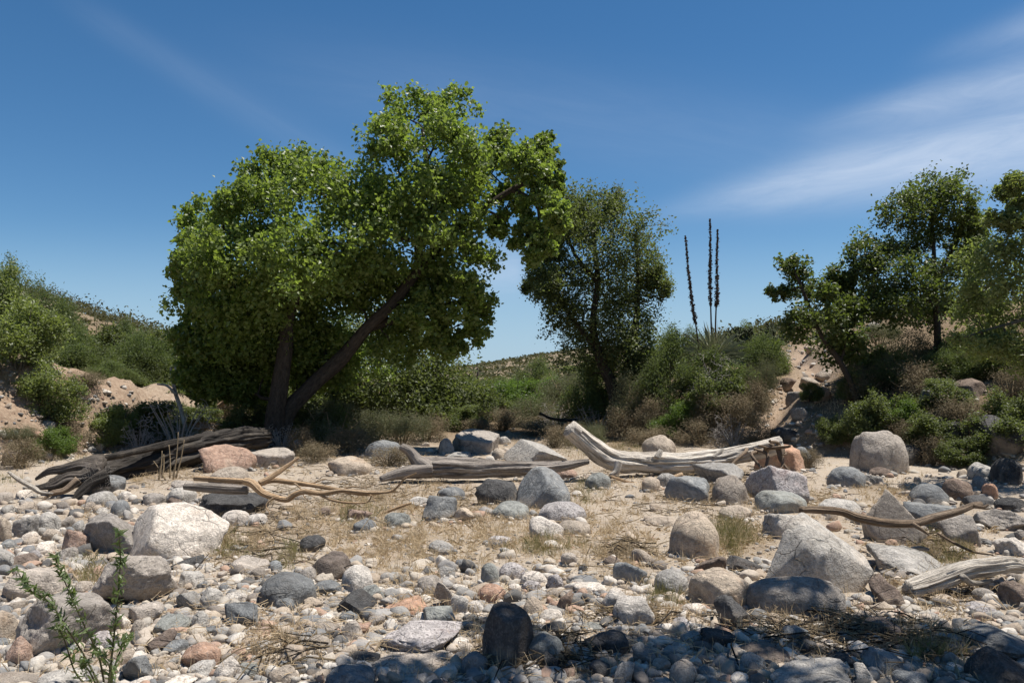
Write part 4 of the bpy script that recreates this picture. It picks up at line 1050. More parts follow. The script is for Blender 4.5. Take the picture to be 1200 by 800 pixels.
def tree(name, label, cat, base, limbs, clusters, lm, bm, leafL, nsub, nleaf, sd, seed, every=2, twig=(.05, .005), wid=.6, shell=.45, group=None, up=.35, trunk='trunk', crown='crown', wob=.18, bend=.14, dens_flat=1.0):
    rg = np.random.default_rng(seed)
    e = empty(name, base, label, cat, group)
    sk = Skel()
    for pts, r0, r1 in limbs: sk.limb(pts, r0, r1)
    subs, lv = clump_points(clusters, rg, nsub, nleaf, sd, shell, dens_flat)
    sk.grow(npn(*[q[0] for q in clusters]), rg, twig[0]*2, twig[0]*.5, bend)
    sk.grow(subs, rg, twig[0], twig[1], bend, every)
    sk.build(trunk, bm, e, base, wob=wob)
    mb = MB(); leaves(mb, lv, leafL, rg, wid, up); mb.build(crown, lm, e, base, smooth=False)
    return e

# --- the big cottonwood
bs = g1(322, 526); d0 = bs[1]
bs = npn(bs[0], d0, bs[2]-.1)
def pl(pts, d=None): return [at(p[0], p[1], (d or d0)+(p[2] if len(p) > 2 else 0)) for p in pts]
rgc = np.random.default_rng(3)
CW = [(482, 142, 46, 34, .5), (525, 128, 34, 24, 1), (455, 165, 36, 30), (510, 175, 52, 40), (560, 190, 40, 34), (470, 215, 62, 46, -1), (410, 225, 55, 42), (360, 225, 58, 42), (315, 220, 42, 34), (345, 195, 42, 20), (285, 250, 48, 36), (235, 268, 34, 28), (255, 300, 46, 38), (222, 300, 26, 34), (330, 290, 66, 50, -1.2), (400, 285, 62, 48, -1.5), (460, 280, 58, 46, -1), (520, 245, 56, 46, -.6), (540, 290, 44, 40), (505, 325, 44, 34, .7), (545, 345, 32, 36), (560, 378, 20, 24), (525, 395, 26, 26, .6), (300, 345, 62, 44, -.6), (240, 345, 42, 36), (275, 390, 56, 40, .4), (350, 340, 50, 36, 1), (330, 395, 54, 40, 1), (290, 415, 48, 30, 1.4), (380, 410, 44, 36, 1.4), (430, 320, 50, 30, 1.2), (590, 178, 32, 24), (618, 195, 28, 26), (640, 178, 18, 20), (650, 208, 16, 22), (632, 240, 28, 26), (655, 255, 14, 20), (600, 232, 24, 24), (622, 285, 22, 26), (640, 280, 18, 22), (585, 262, 18, 18), (250, 405, 32, 26, 1.2), (232, 415, 22, 22, 1), (222, 440, 26, 22, .6), (250, 450, 30, 22, .8), (215, 400, 20, 24, .4), (285, 460, 30, 18, 1.4), (350, 300, 60, 50, -2), (300, 385, 60, 40, .2), (350, 375, 44, 34, 1.2), (270, 340, 56, 46, -1), (440, 340, 54, 34, 1.4), (490, 335, 44, 32, .9), (400, 345, 50, 30, 1.6), (300, 425, 40, 24, 1.6), (262, 425, 34, 24, 1.2), (395, 430, 46, 26, 2), (360, 440, 36, 24, 2.2), (230, 385, 28, 34, 0), (470, 400, 44, 36, 1.0), (500, 365, 36, 30, -.2), (215, 330, 22, 26), (540, 215, 46, 36, -.4), (450, 245, 56, 44, .8)]
CW = [(365+(e[0]-365)*.98+4, e[1], e[2]*.92, e[3]*.92) + tuple(e[4:]) for e in CW]
cl = [(c, r, (.9 if q[1] < 225 else .75) if q[0] > 572 else .75 if q[1] < 170 else 1) for (c, r), q in zip(px_clusters(CW, d0, rgc, 1.6, 1.25), CW)]
r_ = lambda px: px*d0/FPX
tree('cottonwood_tree', 'large spreading cottonwood with broad bright green crown and dark leaning limbs', 'tree', bs,
     [(([bs] + pl([(322, 490), (328, 450), (334, 410), (338, 370), (352, 342), (385, 322)])), r_(13), r_(5)),
      (([bs+npn(.15, .1, 0)] + pl([(335, 485, .2), (362, 455, .3), (400, 420, .2), (430, 385), (465, 350), (490, 318), (520, 285), (560, 250), (600, 222), (640, 205)])), r_(11), r_(2.4)),
      ((pl([(430, 385), (470, 372, .5), (520, 358, .8), (548, 352, .8)])), r_(6), r_(2.5)),
      ((pl([(352, 342), (320, 310, -.4), (290, 285, -.6), (262, 270, -.6)])), r_(5), r_(2)),
      ((pl([(490, 318), (492, 260, -.3), (500, 200), (495, 150, .3)])), r_(5.5), r_(2)),
      ((pl([(385, 322), (410, 280, -.5), (400, 240, -.5)])), r_(5), r_(2)),
      ((pl([(600, 222), (628, 238, .2), (632, 270, .2)])), r_(3), r_(1.2))],
     cl, M['cotton'], M['bark'], .105, 30, 105, .15, 101, every=4, twig=(.045, .006), wid=.85, group=None, up=.15, shell=.45)
# --- evergreen oak right of it
bo = g1(722, 500); do = bo[1]; 
OK = [(690, 245, 34, 28), (720, 240, 22, 20), (672, 270, 26, 26), (745, 275, 30, 34), (755, 315, 28, 34), (700, 290, 40, 38), (660, 315, 34, 36), (640, 345, 24, 20), (690, 345, 48, 36), (735, 355, 36, 34), (680, 385, 36, 26), (715, 400, 40, 34), (660, 365, 28, 20), (745, 395, 30, 30), (705, 430, 30, 24), (770, 330, 14, 24), (625, 335, 14, 12), (650, 290, 16, 20), (700, 320, 50, 40, -.6), (725, 385, 44, 38, -.5), (705, 260, 34, 30, -.3), (740, 330, 34, 40, .3), (655, 262, 22, 20), (668, 245, 24, 20), (640, 300, 20, 22), (645, 325, 26, 22, -.4), (690, 410, 36, 30, .6), (730, 430, 30, 30, .3)]
ol = lambda pts: [at(p[0], p[1], do+(p[2] if len(p) > 2 else 0)) for p in pts]
ro = lambda px: px*do/FPX
tree('oak_tree', 'dark airy evergreen oak beside the big cottonwood, right of the sky gap', 'tree', bo,
     [([bo-npn(0, 0, .15)] + ol([(722, 480), (716, 450), (702, 415), (695, 380), (700, 330), (695, 270)]), ro(9), ro(2)),
      ([bo+npn(.1, 0, 0)] + ol([(728, 470), (735, 430), (745, 380), (748, 320), (745, 285)]), ro(7), ro(2)),
      (ol([(702, 415), (680, 385), (655, 355), (632, 342)]), ro(4), ro(1.2)),
      (ol([(700, 330), (675, 300), (665, 275)]), ro(3), ro(1.2))],
     px_clusters(OK, do, np.random.default_rng(4), 1.3, 1.2), M['oak'], M['bark'], .088, 34, 82, .17, 102, every=3, twig=(.04, .006), wid=.66, shell=.3)
# --- rounder oak behind the cottonwood
bb = g1(452, 512); db = bb[1]+4; bb = npn(at(452, 505, db)[0], db, float(H(at(452, 505, db)[0], db)))
tree('oak_tree', 'shadowy grey-green oak filling in behind the cottonwood limbs', 'tree', bb,
     [([bb] + [at(450, 460, db), at(440, 420, db)], .2, .06), ([bb] + [at(470, 465, db), at(500, 430, db)], .16, .05)],
     px_clusters([(440, 400, 50, 40), (490, 410, 50, 40), (520, 440, 34, 30), (400, 430, 46, 38), (460, 450, 56, 30), (420, 470, 40, 22), (505, 470, 34, 22), (385, 465, 36, 24), (350, 450, 40, 36), (300, 465, 36, 28), (250, 455, 44, 34), (215, 450, 26, 26), (275, 440, 40, 26), (340, 430, 40, 26), (240, 485, 40, 22), (300, 490, 40, 18), (350, 480, 46, 22), (400, 470, 46, 26), (450, 485, 46, 20), (330, 455, 44, 30), (375, 400, 40, 30), (420, 395, 40, 30), (545, 470, 30, 24), (500, 490, 40, 18), (205, 480, 30, 22)], db, np.random.default_rng(5), 1.2, 1.2), M['oak'], M['bark'], .13, 30, 95, .24, 103, every=4, shell=.3)
# --- ash on the right slope
ba = g1(1098, 436); da = ba[1]
al = lambda pts: [at(p[0], p[1], da+(p[2] if len(p) > 2 else 0)) for p in pts]
ra_ = lambda px: px*da/FPX
tree('ash_tree', 'round-crowned green tree with one straight thin trunk on the right slope', 'tree', ba,
     [([ba-npn(0, 0, .15)] + al([(1099, 410), (1098, 375), (1096, 340), (1094, 290), (1090, 235)]), ra_(5), ra_(1.6)),
      (al([(1097, 360), (1075, 325), (1040, 295), (1010, 300)]), ra_(2.6), ra_(1)), (al([(1096, 330), (1115, 295), (1130, 270)]), ra_(2.4), ra_(1))],
     px_clusters([(1090, 222, 36, 18), (1065, 245, 38, 26), (1110, 245, 38, 28), (1135, 262, 22, 24), (1140, 295, 20, 28), (1105, 290, 42, 34), (1055, 285, 40, 30), (1020, 300, 32, 22), (990, 322, 20, 20), (1040, 330, 40, 26), (1085, 330, 40, 30), (1120, 330, 30, 28), (1055, 362, 36, 22), (1020, 350, 24, 20), (1100, 365, 30, 22), (985, 345, 14, 14)], da, np.random.default_rng(6), 1.0, 1.1), M['ash'], M['bark'], .085, 34, 86, .155, 104, every=3, wid=.66, twig=(.03, .005), shell=.3)
bl = g1(1008, 478); dl_ = bl[1]
ll_ = lambda pts: [at(p[0], p[1], dl_+(p[2] if len(p) > 2 else 0)) for p in pts]
tree('leaning_tree', 'small loose-leaved tree leaning left beside the round-crowned tree', 'tree', bl,
     [([bl-npn(0, 0, .1)] + ll_([(1000, 455), (982, 420), (962, 392), (945, 350), (930, 315)]), .09, .025), (ll_([(985, 425), (995, 390), (1000, 370)]), .04, .02)],
     px_clusters([(930, 312, 18, 12), (940, 335, 22, 18), (912, 342, 12, 9), (955, 365, 30, 20), (985, 385, 26, 20), (935, 385, 24, 18), (965, 345, 14, 12), (970, 405, 26, 18), (1002, 410, 24, 16), (1000, 365, 20, 16)], dl_, np.random.default_rng(7), .6, 1.1), M['ash'], M['bark'], .10, 22, 48, .2, 105, every=1, wid=.66, twig=(.03, .005))
# --- light-leaved tree cut by the right edge
br = npn(9.9, 12.6, float(H(9.9, 12.6))); dr_ = 12.6
rl = lambda pts: [at(p[0], p[1], dr_+(p[2] if len(p) > 2 else 0)) for p in pts]
tree('pale_green_tree', 'light feathery green tree cut by the right edge', 'tree', br,
     [([br-npn(0, 0, .1)] + rl([(1290, 400), (1270, 350), (1255, 290), (1240, 240)]), .16, .04), (rl([(1280, 380), (1230, 370), (1180, 380), (1130, 395)]), .05, .015), (rl([(1262, 320), (1220, 330), (1180, 320)]), .05, .015), (rl([(1245, 250), (1215, 225), (1185, 225)]), .03, .01)],
     px_clusters([(1175, 300, 30, 22), (1200, 330, 46, 30), (1160, 335, 30, 20), (1140, 372, 28, 18), (1185, 372, 44, 22), (1215, 290, 36, 40), (1240, 340, 50, 50), (1225, 390, 44, 30), (1195, 212, 16, 11), (1182, 226, 14, 8), (1195, 238, 12, 8), (1170, 255, 18, 8), (1190, 262, 18, 9), (1240, 240, 40, 40), (1290, 300, 60, 60), (1170, 405, 30, 14), (1210, 425, 30, 20), (1160, 300, 26, 22), (1150, 400, 30, 14), (1150, 345, 22, 16)], dr_, np.random.default_rng(8), .8, 1.2), M['lime'], M['greybark'], .085, 24, 46, .2, 106, every=2, wid=.42, twig=(.025, .004))
# --- tree beside the camera, out of view: its shade falls on the foreground
SUN_EL, SUN_AZ = math.radians(71), math.radians(84)     # azimuth from +Y towards +X
sd_ = npn(math.cos(SUN_EL)*math.sin(SUN_AZ), math.cos(SUN_EL)*math.cos(SUN_AZ), math.sin(SUN_EL))
bz = npn(6.6, 1.4, float(H(6.6, 1.4)))
sh = []
rgs = np.random.default_rng(9)
SHADE = [(470, 800, .5), (420, 806, .35), (530, 795, .4), (600, 790, .42), (575, 745, .28), (660, 790, .5), (720, 775, .42), (790, 785, .5), (830, 760, .4), (870, 775, .45), (930, 770, .5), (1000, 775, .45), (1010, 740, .3), (940, 718, .12), (888, 714, .10), (1060, 775, .4), (1100, 750, .3), (1180, 792, .5), (1240, 770, .5), (1120, 800, .4), (700, 830, .6), (850, 840, .6), (1000, 840, .7), (1150, 850, .7), (560, 860, .6)]
for a, b, r in SHADE:
    g = g1(a, b); z = rgs.uniform(5.4, 7.6)
    c = g + sd_*((z-g[2])/sd_[2]); sh.append((c, npn(r, r, r*.6)))
for a, b in [(1.5, 1.2), (0, .6), (3, 1.2), (2.2, -.6), (4, .4), (-1, -.8)]:
    c = npn(a, b, 0) + sd_*(6.4/sd_[2]); sh.append((c, npn(1.1, 1.1, .7)))
tree('shade_tree', 'tall leafy tree beside the viewer whose dappled shade lies on the foreground', 'tree', bz,
     [([bz-npn(0, 0, .2), npn(6.5, 1.5, 1.6), npn(6.2, 1.9, 3.2), npn(5.6, 2.6, 4.8), npn(5, 3.2, 6.2)], .24, .07), ([npn(6.2, 1.9, 3.2), npn(6.6, 2.8, 4.8), npn(6.3, 3.6, 6.2)], .12, .05), ([npn(6.2, 1.9, 3.2), npn(5.2, .8, 4.8), npn(3.6, .4, 6)], .12, .05), ([npn(5.6, 2.6, 4.8), npn(4.2, 3, 5.8), npn(2.9, 3.2, 6.4)], .09, .03)],
     sh, M['cotton'], M['greybark'], .10, 13, 16, .24, 107, every=1, wid=.8, up=.5, twig=(.04, .006), shell=.2)

# --- shrubs: prototypes, then copies
def make_shrub(name, seed, w, h, lm, bm, leafL, ncl, nsub, nleaf, sd, wid=.5, stems=7, shell=.3, every=2, up=.3, loose=1.0):
    rg = np.random.default_rng(seed)
    e = empty(name, (0, 0, 0), None, None)
    cl = []
    for i in range(ncl):
        a = rg.uniform(0, 2*PI); q = math.sqrt(rg.uniform(0, 1))
        z = h*(.08+.78*rg.uniform(0, 1)*(1-.55*q*q))
        r = w*.5*rg.uniform(.22, .36)
        cl.append((npn(math.cos(a)*q*w*.36, math.sin(a)*q*w*.36, z), npn(r, r, min(r, h*.26))*loose))
    sk = Skel()
    for i in range(stems):
        a = 2*PI*i/stems + rg.uniform(-.3, .3); t = rg.uniform(.1, .36)*w
        sk.limb([npn(math.cos(a)*.04*w, math.sin(a)*.04*w, -.08), npn(math.cos(a)*t*.45, math.sin(a)*t*.45, h*.28), npn(math.cos(a)*t, math.sin(a)*t, h*rg.uniform(.5, .8))], .018*w**.7, .006, 6)
    subs, lv = clump_points(cl, rg, nsub, nleaf, sd, shell)
    lv = lv[lv[:, 2] > .02]; subs = subs[subs[:, 2] > .03]
    sk.grow(subs, rg, .014, .003 if nleaf else .007, .2, every)
    sk.build('stems', bm, e, (0, 0, 0), n=5)
    if lm is not None and nleaf:
        mb = MB(); leaves(mb, lv, leafL, rg, wid, up); mb.build('foliage', lm, e, (0, 0, 0), smooth=False)
    return e
SH_P = {
 'mesq': [make_shrub('mesquite_bush', 201+i, 2.6, 2.2, M['mesq'], M['bark'], .075, 22, 20, 44, .30, .36) for i in range(2)],
 'bright': [make_shrub('green_bush', 211+i, 2.2, 1.8, M['bright'], M['greenstem'], .08, 18, 18, 48, .30, .42) for i in range(2)],
 'grey': [make_shrub('brush', 221+i, 2.2, 1.3, M['grey'], M['tanstem'], .06, 18, 20, 40, .34, .3) for i in range(2)],
 'oakb': [make_shrub('scrub_oak', 231+i, 2.4, 2.2, M['oak'], M['bark'], .085, 20, 18, 50, .27, .62) for i in range(2)],
 'dry': [make_shrub('dry_bush', 241+i, 1.6, .9, M['dry'], M['tanstem'], .065, 14, 16, 34, .4, .2, 11) for i in range(2)],
 'bare': [make_shrub('bare_brush', 251+i, 2.0, 1.5, None, M['twig'], .05, 20, 26, 0, .34, stems=14, every=1) for i in range(2)],
 'lime': [make_shrub('pale_bush', 261+i, 2.4, 2.4, M['lime'], M['greybark'], .09, 20, 18, 38, .3, .5) for i in range(2)],
}
SIZE = dict(mesq=(2.6, 2.2), bright=(2.2, 1.8), grey=(2.2, 1.3), oakb=(2.4, 2.2), dry=(1.6, .9), bare=(2.0, 1.5), lime=(2.4, 2.4))
used_p = set()
def copy_tree(o, parent=None):
    c = o.copy(); C.objects.link(c)
    if parent: c.parent = parent
    for ch in o.children: copy_tree(ch, c)
    return c
def shrub(kind, px, py, wpx, hpx, label, var=0, rot=None, d=None, cat='shrub', group='shrubs around the wash'):
    """base centre pixel (px,py); size in pixels; d = distance when the base is hidden"""
    g = g1(px, py)
    if d is not None:
        x = (px-600)/FPX*d; g = npn(x, d, float(H(x, d)))
    proto = SH_P[kind][var % 2]
    o = proto if (kind, var % 2) not in used_p else copy_tree(proto)
    used_p.add((kind, var % 2))
    W, Hh = SIZE[kind]
    o.location = g
    if d is not None:   # height so that the top reaches the pixel py-hpx
        top = at(px, py-hpx, d)[2]; hz = max(top-g[2], .4)
    else: hz = hpx*g[1]/FPX
    o.scale = (wpx*g[1]/FPX/W, wpx*g[1]/FPX/W, hz/Hh)
    o.rotation_euler[2] = (px*1.7+py*.9) % 6.28 if rot is None else rot
    return tag(o, label, cat, group)
S = shrub
# left bank and hillside
S('lime', 22, 482, 120, 150, 'pale yellow-green leafy bush on top of the cut bank at the left edge', 0, d=18.5)
S('lime', 62, 476, 84, 66, 'low pale green bush at the lip of the cut bank, right of the tallest one', 1, d=18.2)
S('lime', -10, 470, 90, 180, 'tall pale bush rising along the left edge of the view', 1, d=20)
S('lime', 134, 522, 66, 60, 'small leafy green shrub growing on the bank behind the blackened trunk', 0)
S('bright', 60, 534, 56, 40, 'low green weed clump at the foot of the cut bank', 0)
S('mesq', 95, 470, 110, 90, 'dark mesquite just behind the lip of the cut bank', 0, d=24)
S('mesq', 160, 470, 100, 90, 'mesquite between cut bank and cottonwood', 1, d=26)
S('mesq', 60, 400, 90, 70, 'mesquite on the left hillside nearest the pale bush', 1, d=34)
S('oakb', 110, 420, 80, 62, 'dark scrub oak on the left hillside above the mesquite', 1, d=36)
S('mesq', 150, 430, 80, 60, 'grey-green mesquite on the left hillside near the cottonwood', 0, d=38)
S('oakb', 195, 440, 80, 66, 'dark scrub oak touching the left side of the cottonwood crown', 0, d=32)
S('mesq', 222, 450, 70, 80, 'tall mesquite half hidden by the cottonwood on the left', 1, d=30)
S('mesq', 5, 345, 90, 50, 'feathery mesquite on the skyline at the left edge', 0, d=45)
S('dry', 150, 500, 60, 30, 'straw-coloured bush behind the green shrub on the bank', 0)
S('dry', 22, 548, 70, 34, 'dry straw tuft in front of the cut bank', 1)
S('bare', 212, 520, 110, 66, 'leafless silvery brush in front of the cottonwood, left side', 0, d=18.9)
S('bare', 165, 525, 60, 40, 'smaller leafless brush left of the silvery one', 1, d=18.4)
S('bare', 118, 558, 44, 26, 'small dead twiggy tuft lying over the blackened trunk', 0, d=dC-.35)
S('dry', 262, 505, 70, 50, 'brownish dead brush piled beneath the cottonwood', 1)
S('oakb', 265, 500, 110, 80, 'deep green undergrowth shrub left of the cottonwood trunk', 1, d=25)
S('oakb', 240, 480, 90, 60, 'shaded shrub behind the silvery bare brush', 0, d=27)
# below the cottonwood
S('grey', 392, 524, 124, 60, 'wide grey-green feathery brush below the cottonwood limbs', 0)
S('grey', 470, 520, 80, 46, 'grey-green brush right of the widest one', 1)
S('dry', 350, 534, 50, 34, 'straw bush at the left foot of the wide grey-green brush', 1)
S('dry', 500, 516, 60, 34, 'straw bush left of the split sandy boulder', 0)
S('oakb', 350, 500, 110, 70, 'dark shrub close behind the cottonwood trunk', 0, d=26)
S('oakb', 425, 500, 100, 66, 'dark shrub behind the wide grey-green brush', 1, d=27)
S('grey', 440, 512, 70, 36, 'low grey brush between the two grey-green ones', 0, d=23)
# gap up the wash
S('bright', 600, 490, 90, 54, 'bright green bush in the gap between the two big trees', 0, d=36)
S('bright', 640, 492, 70, 50, 'second bright green bush, right one in the gap between the trees', 1, d=38)
S('mesq', 630, 460, 80, 44, 'tall thin mesquite on the skyline of the gap', 0, d=46)
S('mesq', 560, 480, 70, 42, 'mesquite left of the bright green bushes in the gap', 1, d=40)
S('grey', 670, 500, 90, 76, 'grey-green shrub below the oak on its left', 1, d=31)
S('grey', 625, 512, 80, 50, 'low grey shrub in front of the bright green bushes', 0, d=29)
S('oakb', 680, 470, 90, 46, 'dark shrub on the skyline left of the oak trunk', 0, d=42)
S('mesq', 530, 505, 60, 44, 'mesquite behind the split sandy boulder', 0, d=33)
S('bare', 655, 512, 70, 44, 'greyish bare brush below the oak', 1, d=28)
S('dry', 590, 512, 70, 34, 'straw coloured brush bordering the wash in the gap', 1, d=27)
S('oakb', 585, 505, 60, 50, 'dark green shrub under the bright green bush', 1, d=32)
S('oakb', 520, 490, 70, 60, 'dark oak scrub right of the cottonwood below its crown', 1, d=37)
# right slope
S('mesq', 785, 475, 100, 96, 'broad feathery mesquite between the oak and the dead flower stalks', 0, d=23)
S('mesq', 760, 470, 70, 84, 'mesquite close against the oak on its right', 1, d=24.5)
S('bright', 792, 512, 66, 42, 'bright yellow-green bush on the slope behind the bleached log', 1)
S('dry', 735, 512, 70, 44, 'straw bush below the oak trunk', 0)
S('bare', 700, 512, 70, 46, 'grey leafless brush at the foot of the oak', 0)
S('bare', 845, 474, 90, 66, 'bare grey twiggy brush below the sotol', 1)
S('mesq', 890, 465, 80, 80, 'mesquite left of the stony chute', 1, d=23)
S('grey', 893, 470, 50, 60, 'upright grey-green shrub at the left rim of the chute', 1)
S('dry', 860, 505, 80, 44, 'reddish dry bush on the slope left of the chute foot', 1)
S('dry', 895, 528, 60, 34, 'low dry bush at the root end of the bleached log', 0)
S('dry', 820, 520, 70, 30, 'straw tuft strip behind the bleached log', 1)
S('oakb', 1018, 520, 56, 60, 'dark shrub at the right rim of the chute foot', 0)
S('oakb', 1040, 505, 80, 62, 'dark shrub behind the large smooth boulder', 1)
S('bright', 1060, 498, 60, 36, 'sunlit green weed on the right slope', 0)
S('oakb', 1145, 440, 90, 66, 'shaded shrub right of the round-crowned tree trunk', 0)
S('lime', 1180, 440, 80, 52, 'light green bush beneath the feathery edge tree', 0)
S('grey', 1060, 430, 80, 50, 'grey shrub left of the round-crowned tree trunk', 0)
S('oakb', 1170, 530, 90, 60, 'dark bush low on the slope at the right edge', 1)
S('dry', 1010, 470, 60, 40, 'dry bush beside the leaning tree', 0)
S('dry', 1090, 545, 60, 34, 'straw bush right of the large smooth boulder', 1)
S('grey', 1030, 405, 60, 34, 'small grey bush on the skyline left of the round-crowned tree', 1)
S('mesq', 1150, 410, 90, 60, 'mesquite on the skyline behind the feathery edge tree', 0, d=30)
S('mesq', 985, 410, 70, 44, 'mesquite on the skyline above the chute', 1, d=36)
S('oakb', 545, 512, 60, 44, 'low dark bush directly behind the split sandy boulder', 0, d=26)
S('mesq', 600, 470, 90, 34, 'wide mesquite behind the bright green bushes of the gap', 1, d=48)
S('mesq', 690, 500, 90, 80, 'tall mesquite immediately left of the oak trunk', 0, d=27)
S('grey', 560, 512, 70, 40, 'pale grey-green shrub between sandy boulder and bright bushes', 1, d=29)
S('oakb', 715, 505, 70, 66, 'dark undergrowth right at the oak trunk foot', 0, d=25.5)
S('dry', 640, 520, 80, 30, 'low straw brush behind the pale pointed boulder', 0, d=24.5)
S('dry', 555, 516, 60, 26, 'straw tuft behind right of the split sandy boulder', 1, d=25)
S('grey', 740, 490, 70, 60, 'olive shrub just right of the oak trunk', 0, d=23.5)
S('oakb', 840, 478, 80, 58, 'dark scrub beneath the sotol rosette', 1, d=21)
S('mesq', 870, 440, 90, 66, 'grey-green mesquite behind the cholla', 0, d=27)
S('mesq', 800, 430, 80, 56, 'mesquite behind the sotol on its left', 1, d=28)
S('dry', 770, 505, 60, 40, 'brown dry bush left of the yellow-green slope bush', 1)
S('dry', 840, 495, 70, 44, 'rusty dry bush under the dark scrub of the slope', 0)
S('dry', 880, 488, 60, 44, 'straw bush halfway up the slope left of the chute', 1)
S('oakb', 902, 440, 50, 46, 'dark shrub at the upper left rim of the chute', 0)
S('oakb', 1008, 468, 60, 50, 'shrub at the upper right rim of the chute', 1)
S('dry', 1012, 452, 50, 30, 'dry straw bush on the right rim of the chute', 0)
S('dry', 1070, 470, 90, 46, 'dry straw bush right of the leaning tree', 1)
S('oakb', 1110, 480, 70, 44, 'dark shrub between the slope boulders', 0)
S('dry', 1130, 500, 90, 40, 'dry brush among the shaded slope boulders', 0)
S('dry', 1130, 425, 80, 36, 'straw bush on the upper right slope', 1)
S('dry', 1050, 448, 70, 36, 'straw bush left of the straight thin trunk', 0)
S('oakb', 1015, 440, 60, 50, 'dark shrub behind the leaning tree on its right', 1)
S('dry', 1185, 470, 70, 40, 'dry bush above the big dark slope boulder', 1)
S('oakb', 200, 500, 80, 56, 'leafy dark shrub behind the dead snag', 0, d=24)
S('oakb', 310, 500, 100, 66, 'dark thicket directly behind the cottonwood base', 1, d=24.5)
S('mesq', 130, 480, 90, 60, 'mesquite above the small leafy shrub of the left bank', 0, d=22)
S('dry', 100, 495, 70, 34, 'straw bush on the lip of the cut bank', 0, d=19.5)
S('oakb', 480, 500, 90, 76, 'dark scrub left of the sandy boulder under the crown', 0, d=30)
S('grey', 540, 500, 80, 50, 'grey brush at the far bend of the wash', 0, d=34)
S('mesq', 838, 470, 110, 66, 'grey-green mesquite right under the sotol leaves', 0, d=22)
S('oakb', 175, 520, 90, 60, 'dark leafy thicket right of the small leafy bank shrub', 0, d=20.5)
S('grey', 205, 530, 80, 40, 'dull grey brush behind the middle of the blackened trunk', 1, d=20.5)
S('oakb', 225, 520, 80, 60, 'dark thicket behind the silvery brush, near the cottonwood', 1, d=22.5)
S('mesq', 250, 505, 90, 70, 'mesquite shaded by the left side of the cottonwood', 1, d=26.5)
S('dry', 80, 520, 60, 30, 'straw weeds on the face of the cut bank', 1)
S('grey', 20, 520, 50, 26, 'grey weeds on the face of the cut bank at the left', 1)
S('oakb', 1090, 520, 80, 50, 'low dark shrub above the straw bush on the right slope', 1)
S('oakb', 1130, 545, 60, 36, 'low dark shrub behind the grey boulder by the right edge', 0)
S('mesq', 1060, 455, 80, 50, 'mesquite below the round-crowned tree on its left', 0)
S('oakb', 975, 520, 44, 44, 'dark shrub at the foot of the leaning tree', 1)
S('oakb', 1190, 500, 80, 60, 'dark shrub at the right edge above the big dark boulder', 1)
S('mesq', 1120, 450, 80, 50, 'mesquite below the round-crowned tree on its right', 1)
S('dry', 1060, 520, 60, 34, 'brown bush between the slope shrubs and the shaded boulder', 0)
S('oakb', 950, 470, 30, 26, 'tiny dark shrub rooted beside the chute', 0)
S('dry', 370, 540, 60, 24, 'straw tuft between the flat grey-brown boulder and the pale tan dome', 0)
S('dry', 455, 545, 70, 22, 'straw tuft beside the forked end of the grey split log', 1)
S('dry', 285, 516, 70, 34, 'brown bush directly before the cottonwood trunk on its left', 0)
S('dry', 410, 530, 80, 30, 'brown bush at the foot of the widest grey-green brush', 1)
S('oakb', 345, 522, 66, 60, 'dark leafy shrub against the right side of the cottonwood trunk', 0, d=d0+.9)
S('oakb', 290, 520, 70, 66, 'dark leafy shrub against the left side of the cottonwood trunk', 1, d=d0+.8)
S('oakb', 385, 516, 80, 66, 'dark shrub under the leaning cottonwood limb', 1, d=d0+1.6)
S('bare', 330, 530, 60, 40, 'leafless twiggy brush in front of the cottonwood trunk', 0)
S('dry', 650, 524, 60, 26, 'straw bush behind the raised end of the bleached log', 1)
S('dry', 755, 522, 70, 26, 'straw bush behind the tan dome boulder', 0)
S('bare', 860, 522, 70, 40, 'grey leafless brush behind the right end of the bleached log', 1)
S('dry', 945, 548, 50, 22, 'low straw tuft left of the large smooth boulder', 1)
S('grey', 690, 520, 50, 30, 'small grey-green shrub in the bend of the bleached log', 1)
# --- bits of snag
dS = 20.5
log('dead_snag', 'crooked white dead snag rising out of the bare brush', 'dead limb', [(218, 505, 2.4), (212, 480, 2.4), (206, 462, 2.2), (203, 448, 2), (200, 430, 1.2)], dS, dS+.2, M['wood'], wob=.1, cracks=0, n=10, seed=81,
    parts=[('arm', [(206, 462, 1.6), (196, 452, 1.4), (184, 450, .8)], dS, dS, M['wood'], dict(wob=.1, cracks=0, seed=82, n=8)), ('arm', [(203, 446, 1.4), (206, 436, 1.2), (204, 424, .8)], dS+.1, dS+.2, M['wood'], dict(wob=.1, cracks=0, seed=83, n=8))])
dT = g1(262, 540)[1]+1.5
log('dead_limb', 'reddish broken stump leaning under the cottonwood', 'dead limb', [(256, 476, 3), (268, 468, 4), (282, 462, 4.5), (290, 455, 2)], 22, 22, M['tanwood'], wob=.4, cracks=2, n=16, seed=84)
log('dead_limb', 'dark dead limb sticking out low below the oak', 'dead limb', [(632, 484, 1.4), (650, 491, 1.8), (680, 492, 2.4), (705, 488, 3)], do+.6, do+.3, M['bark'], wob=.2, cracks=0, n=10, seed=85)
pd = 90.; pb = at(560, 448, pd)
log('bare_snag', 'thin dark upright trunk standing alone before the distant hill', 'snag', [(560, 452, 1.5), (560, 440, 1.4), (559.5, 431, 1.1)], pd, pd, M['post'], wob=.1, cracks=0, n=10, seed=86)
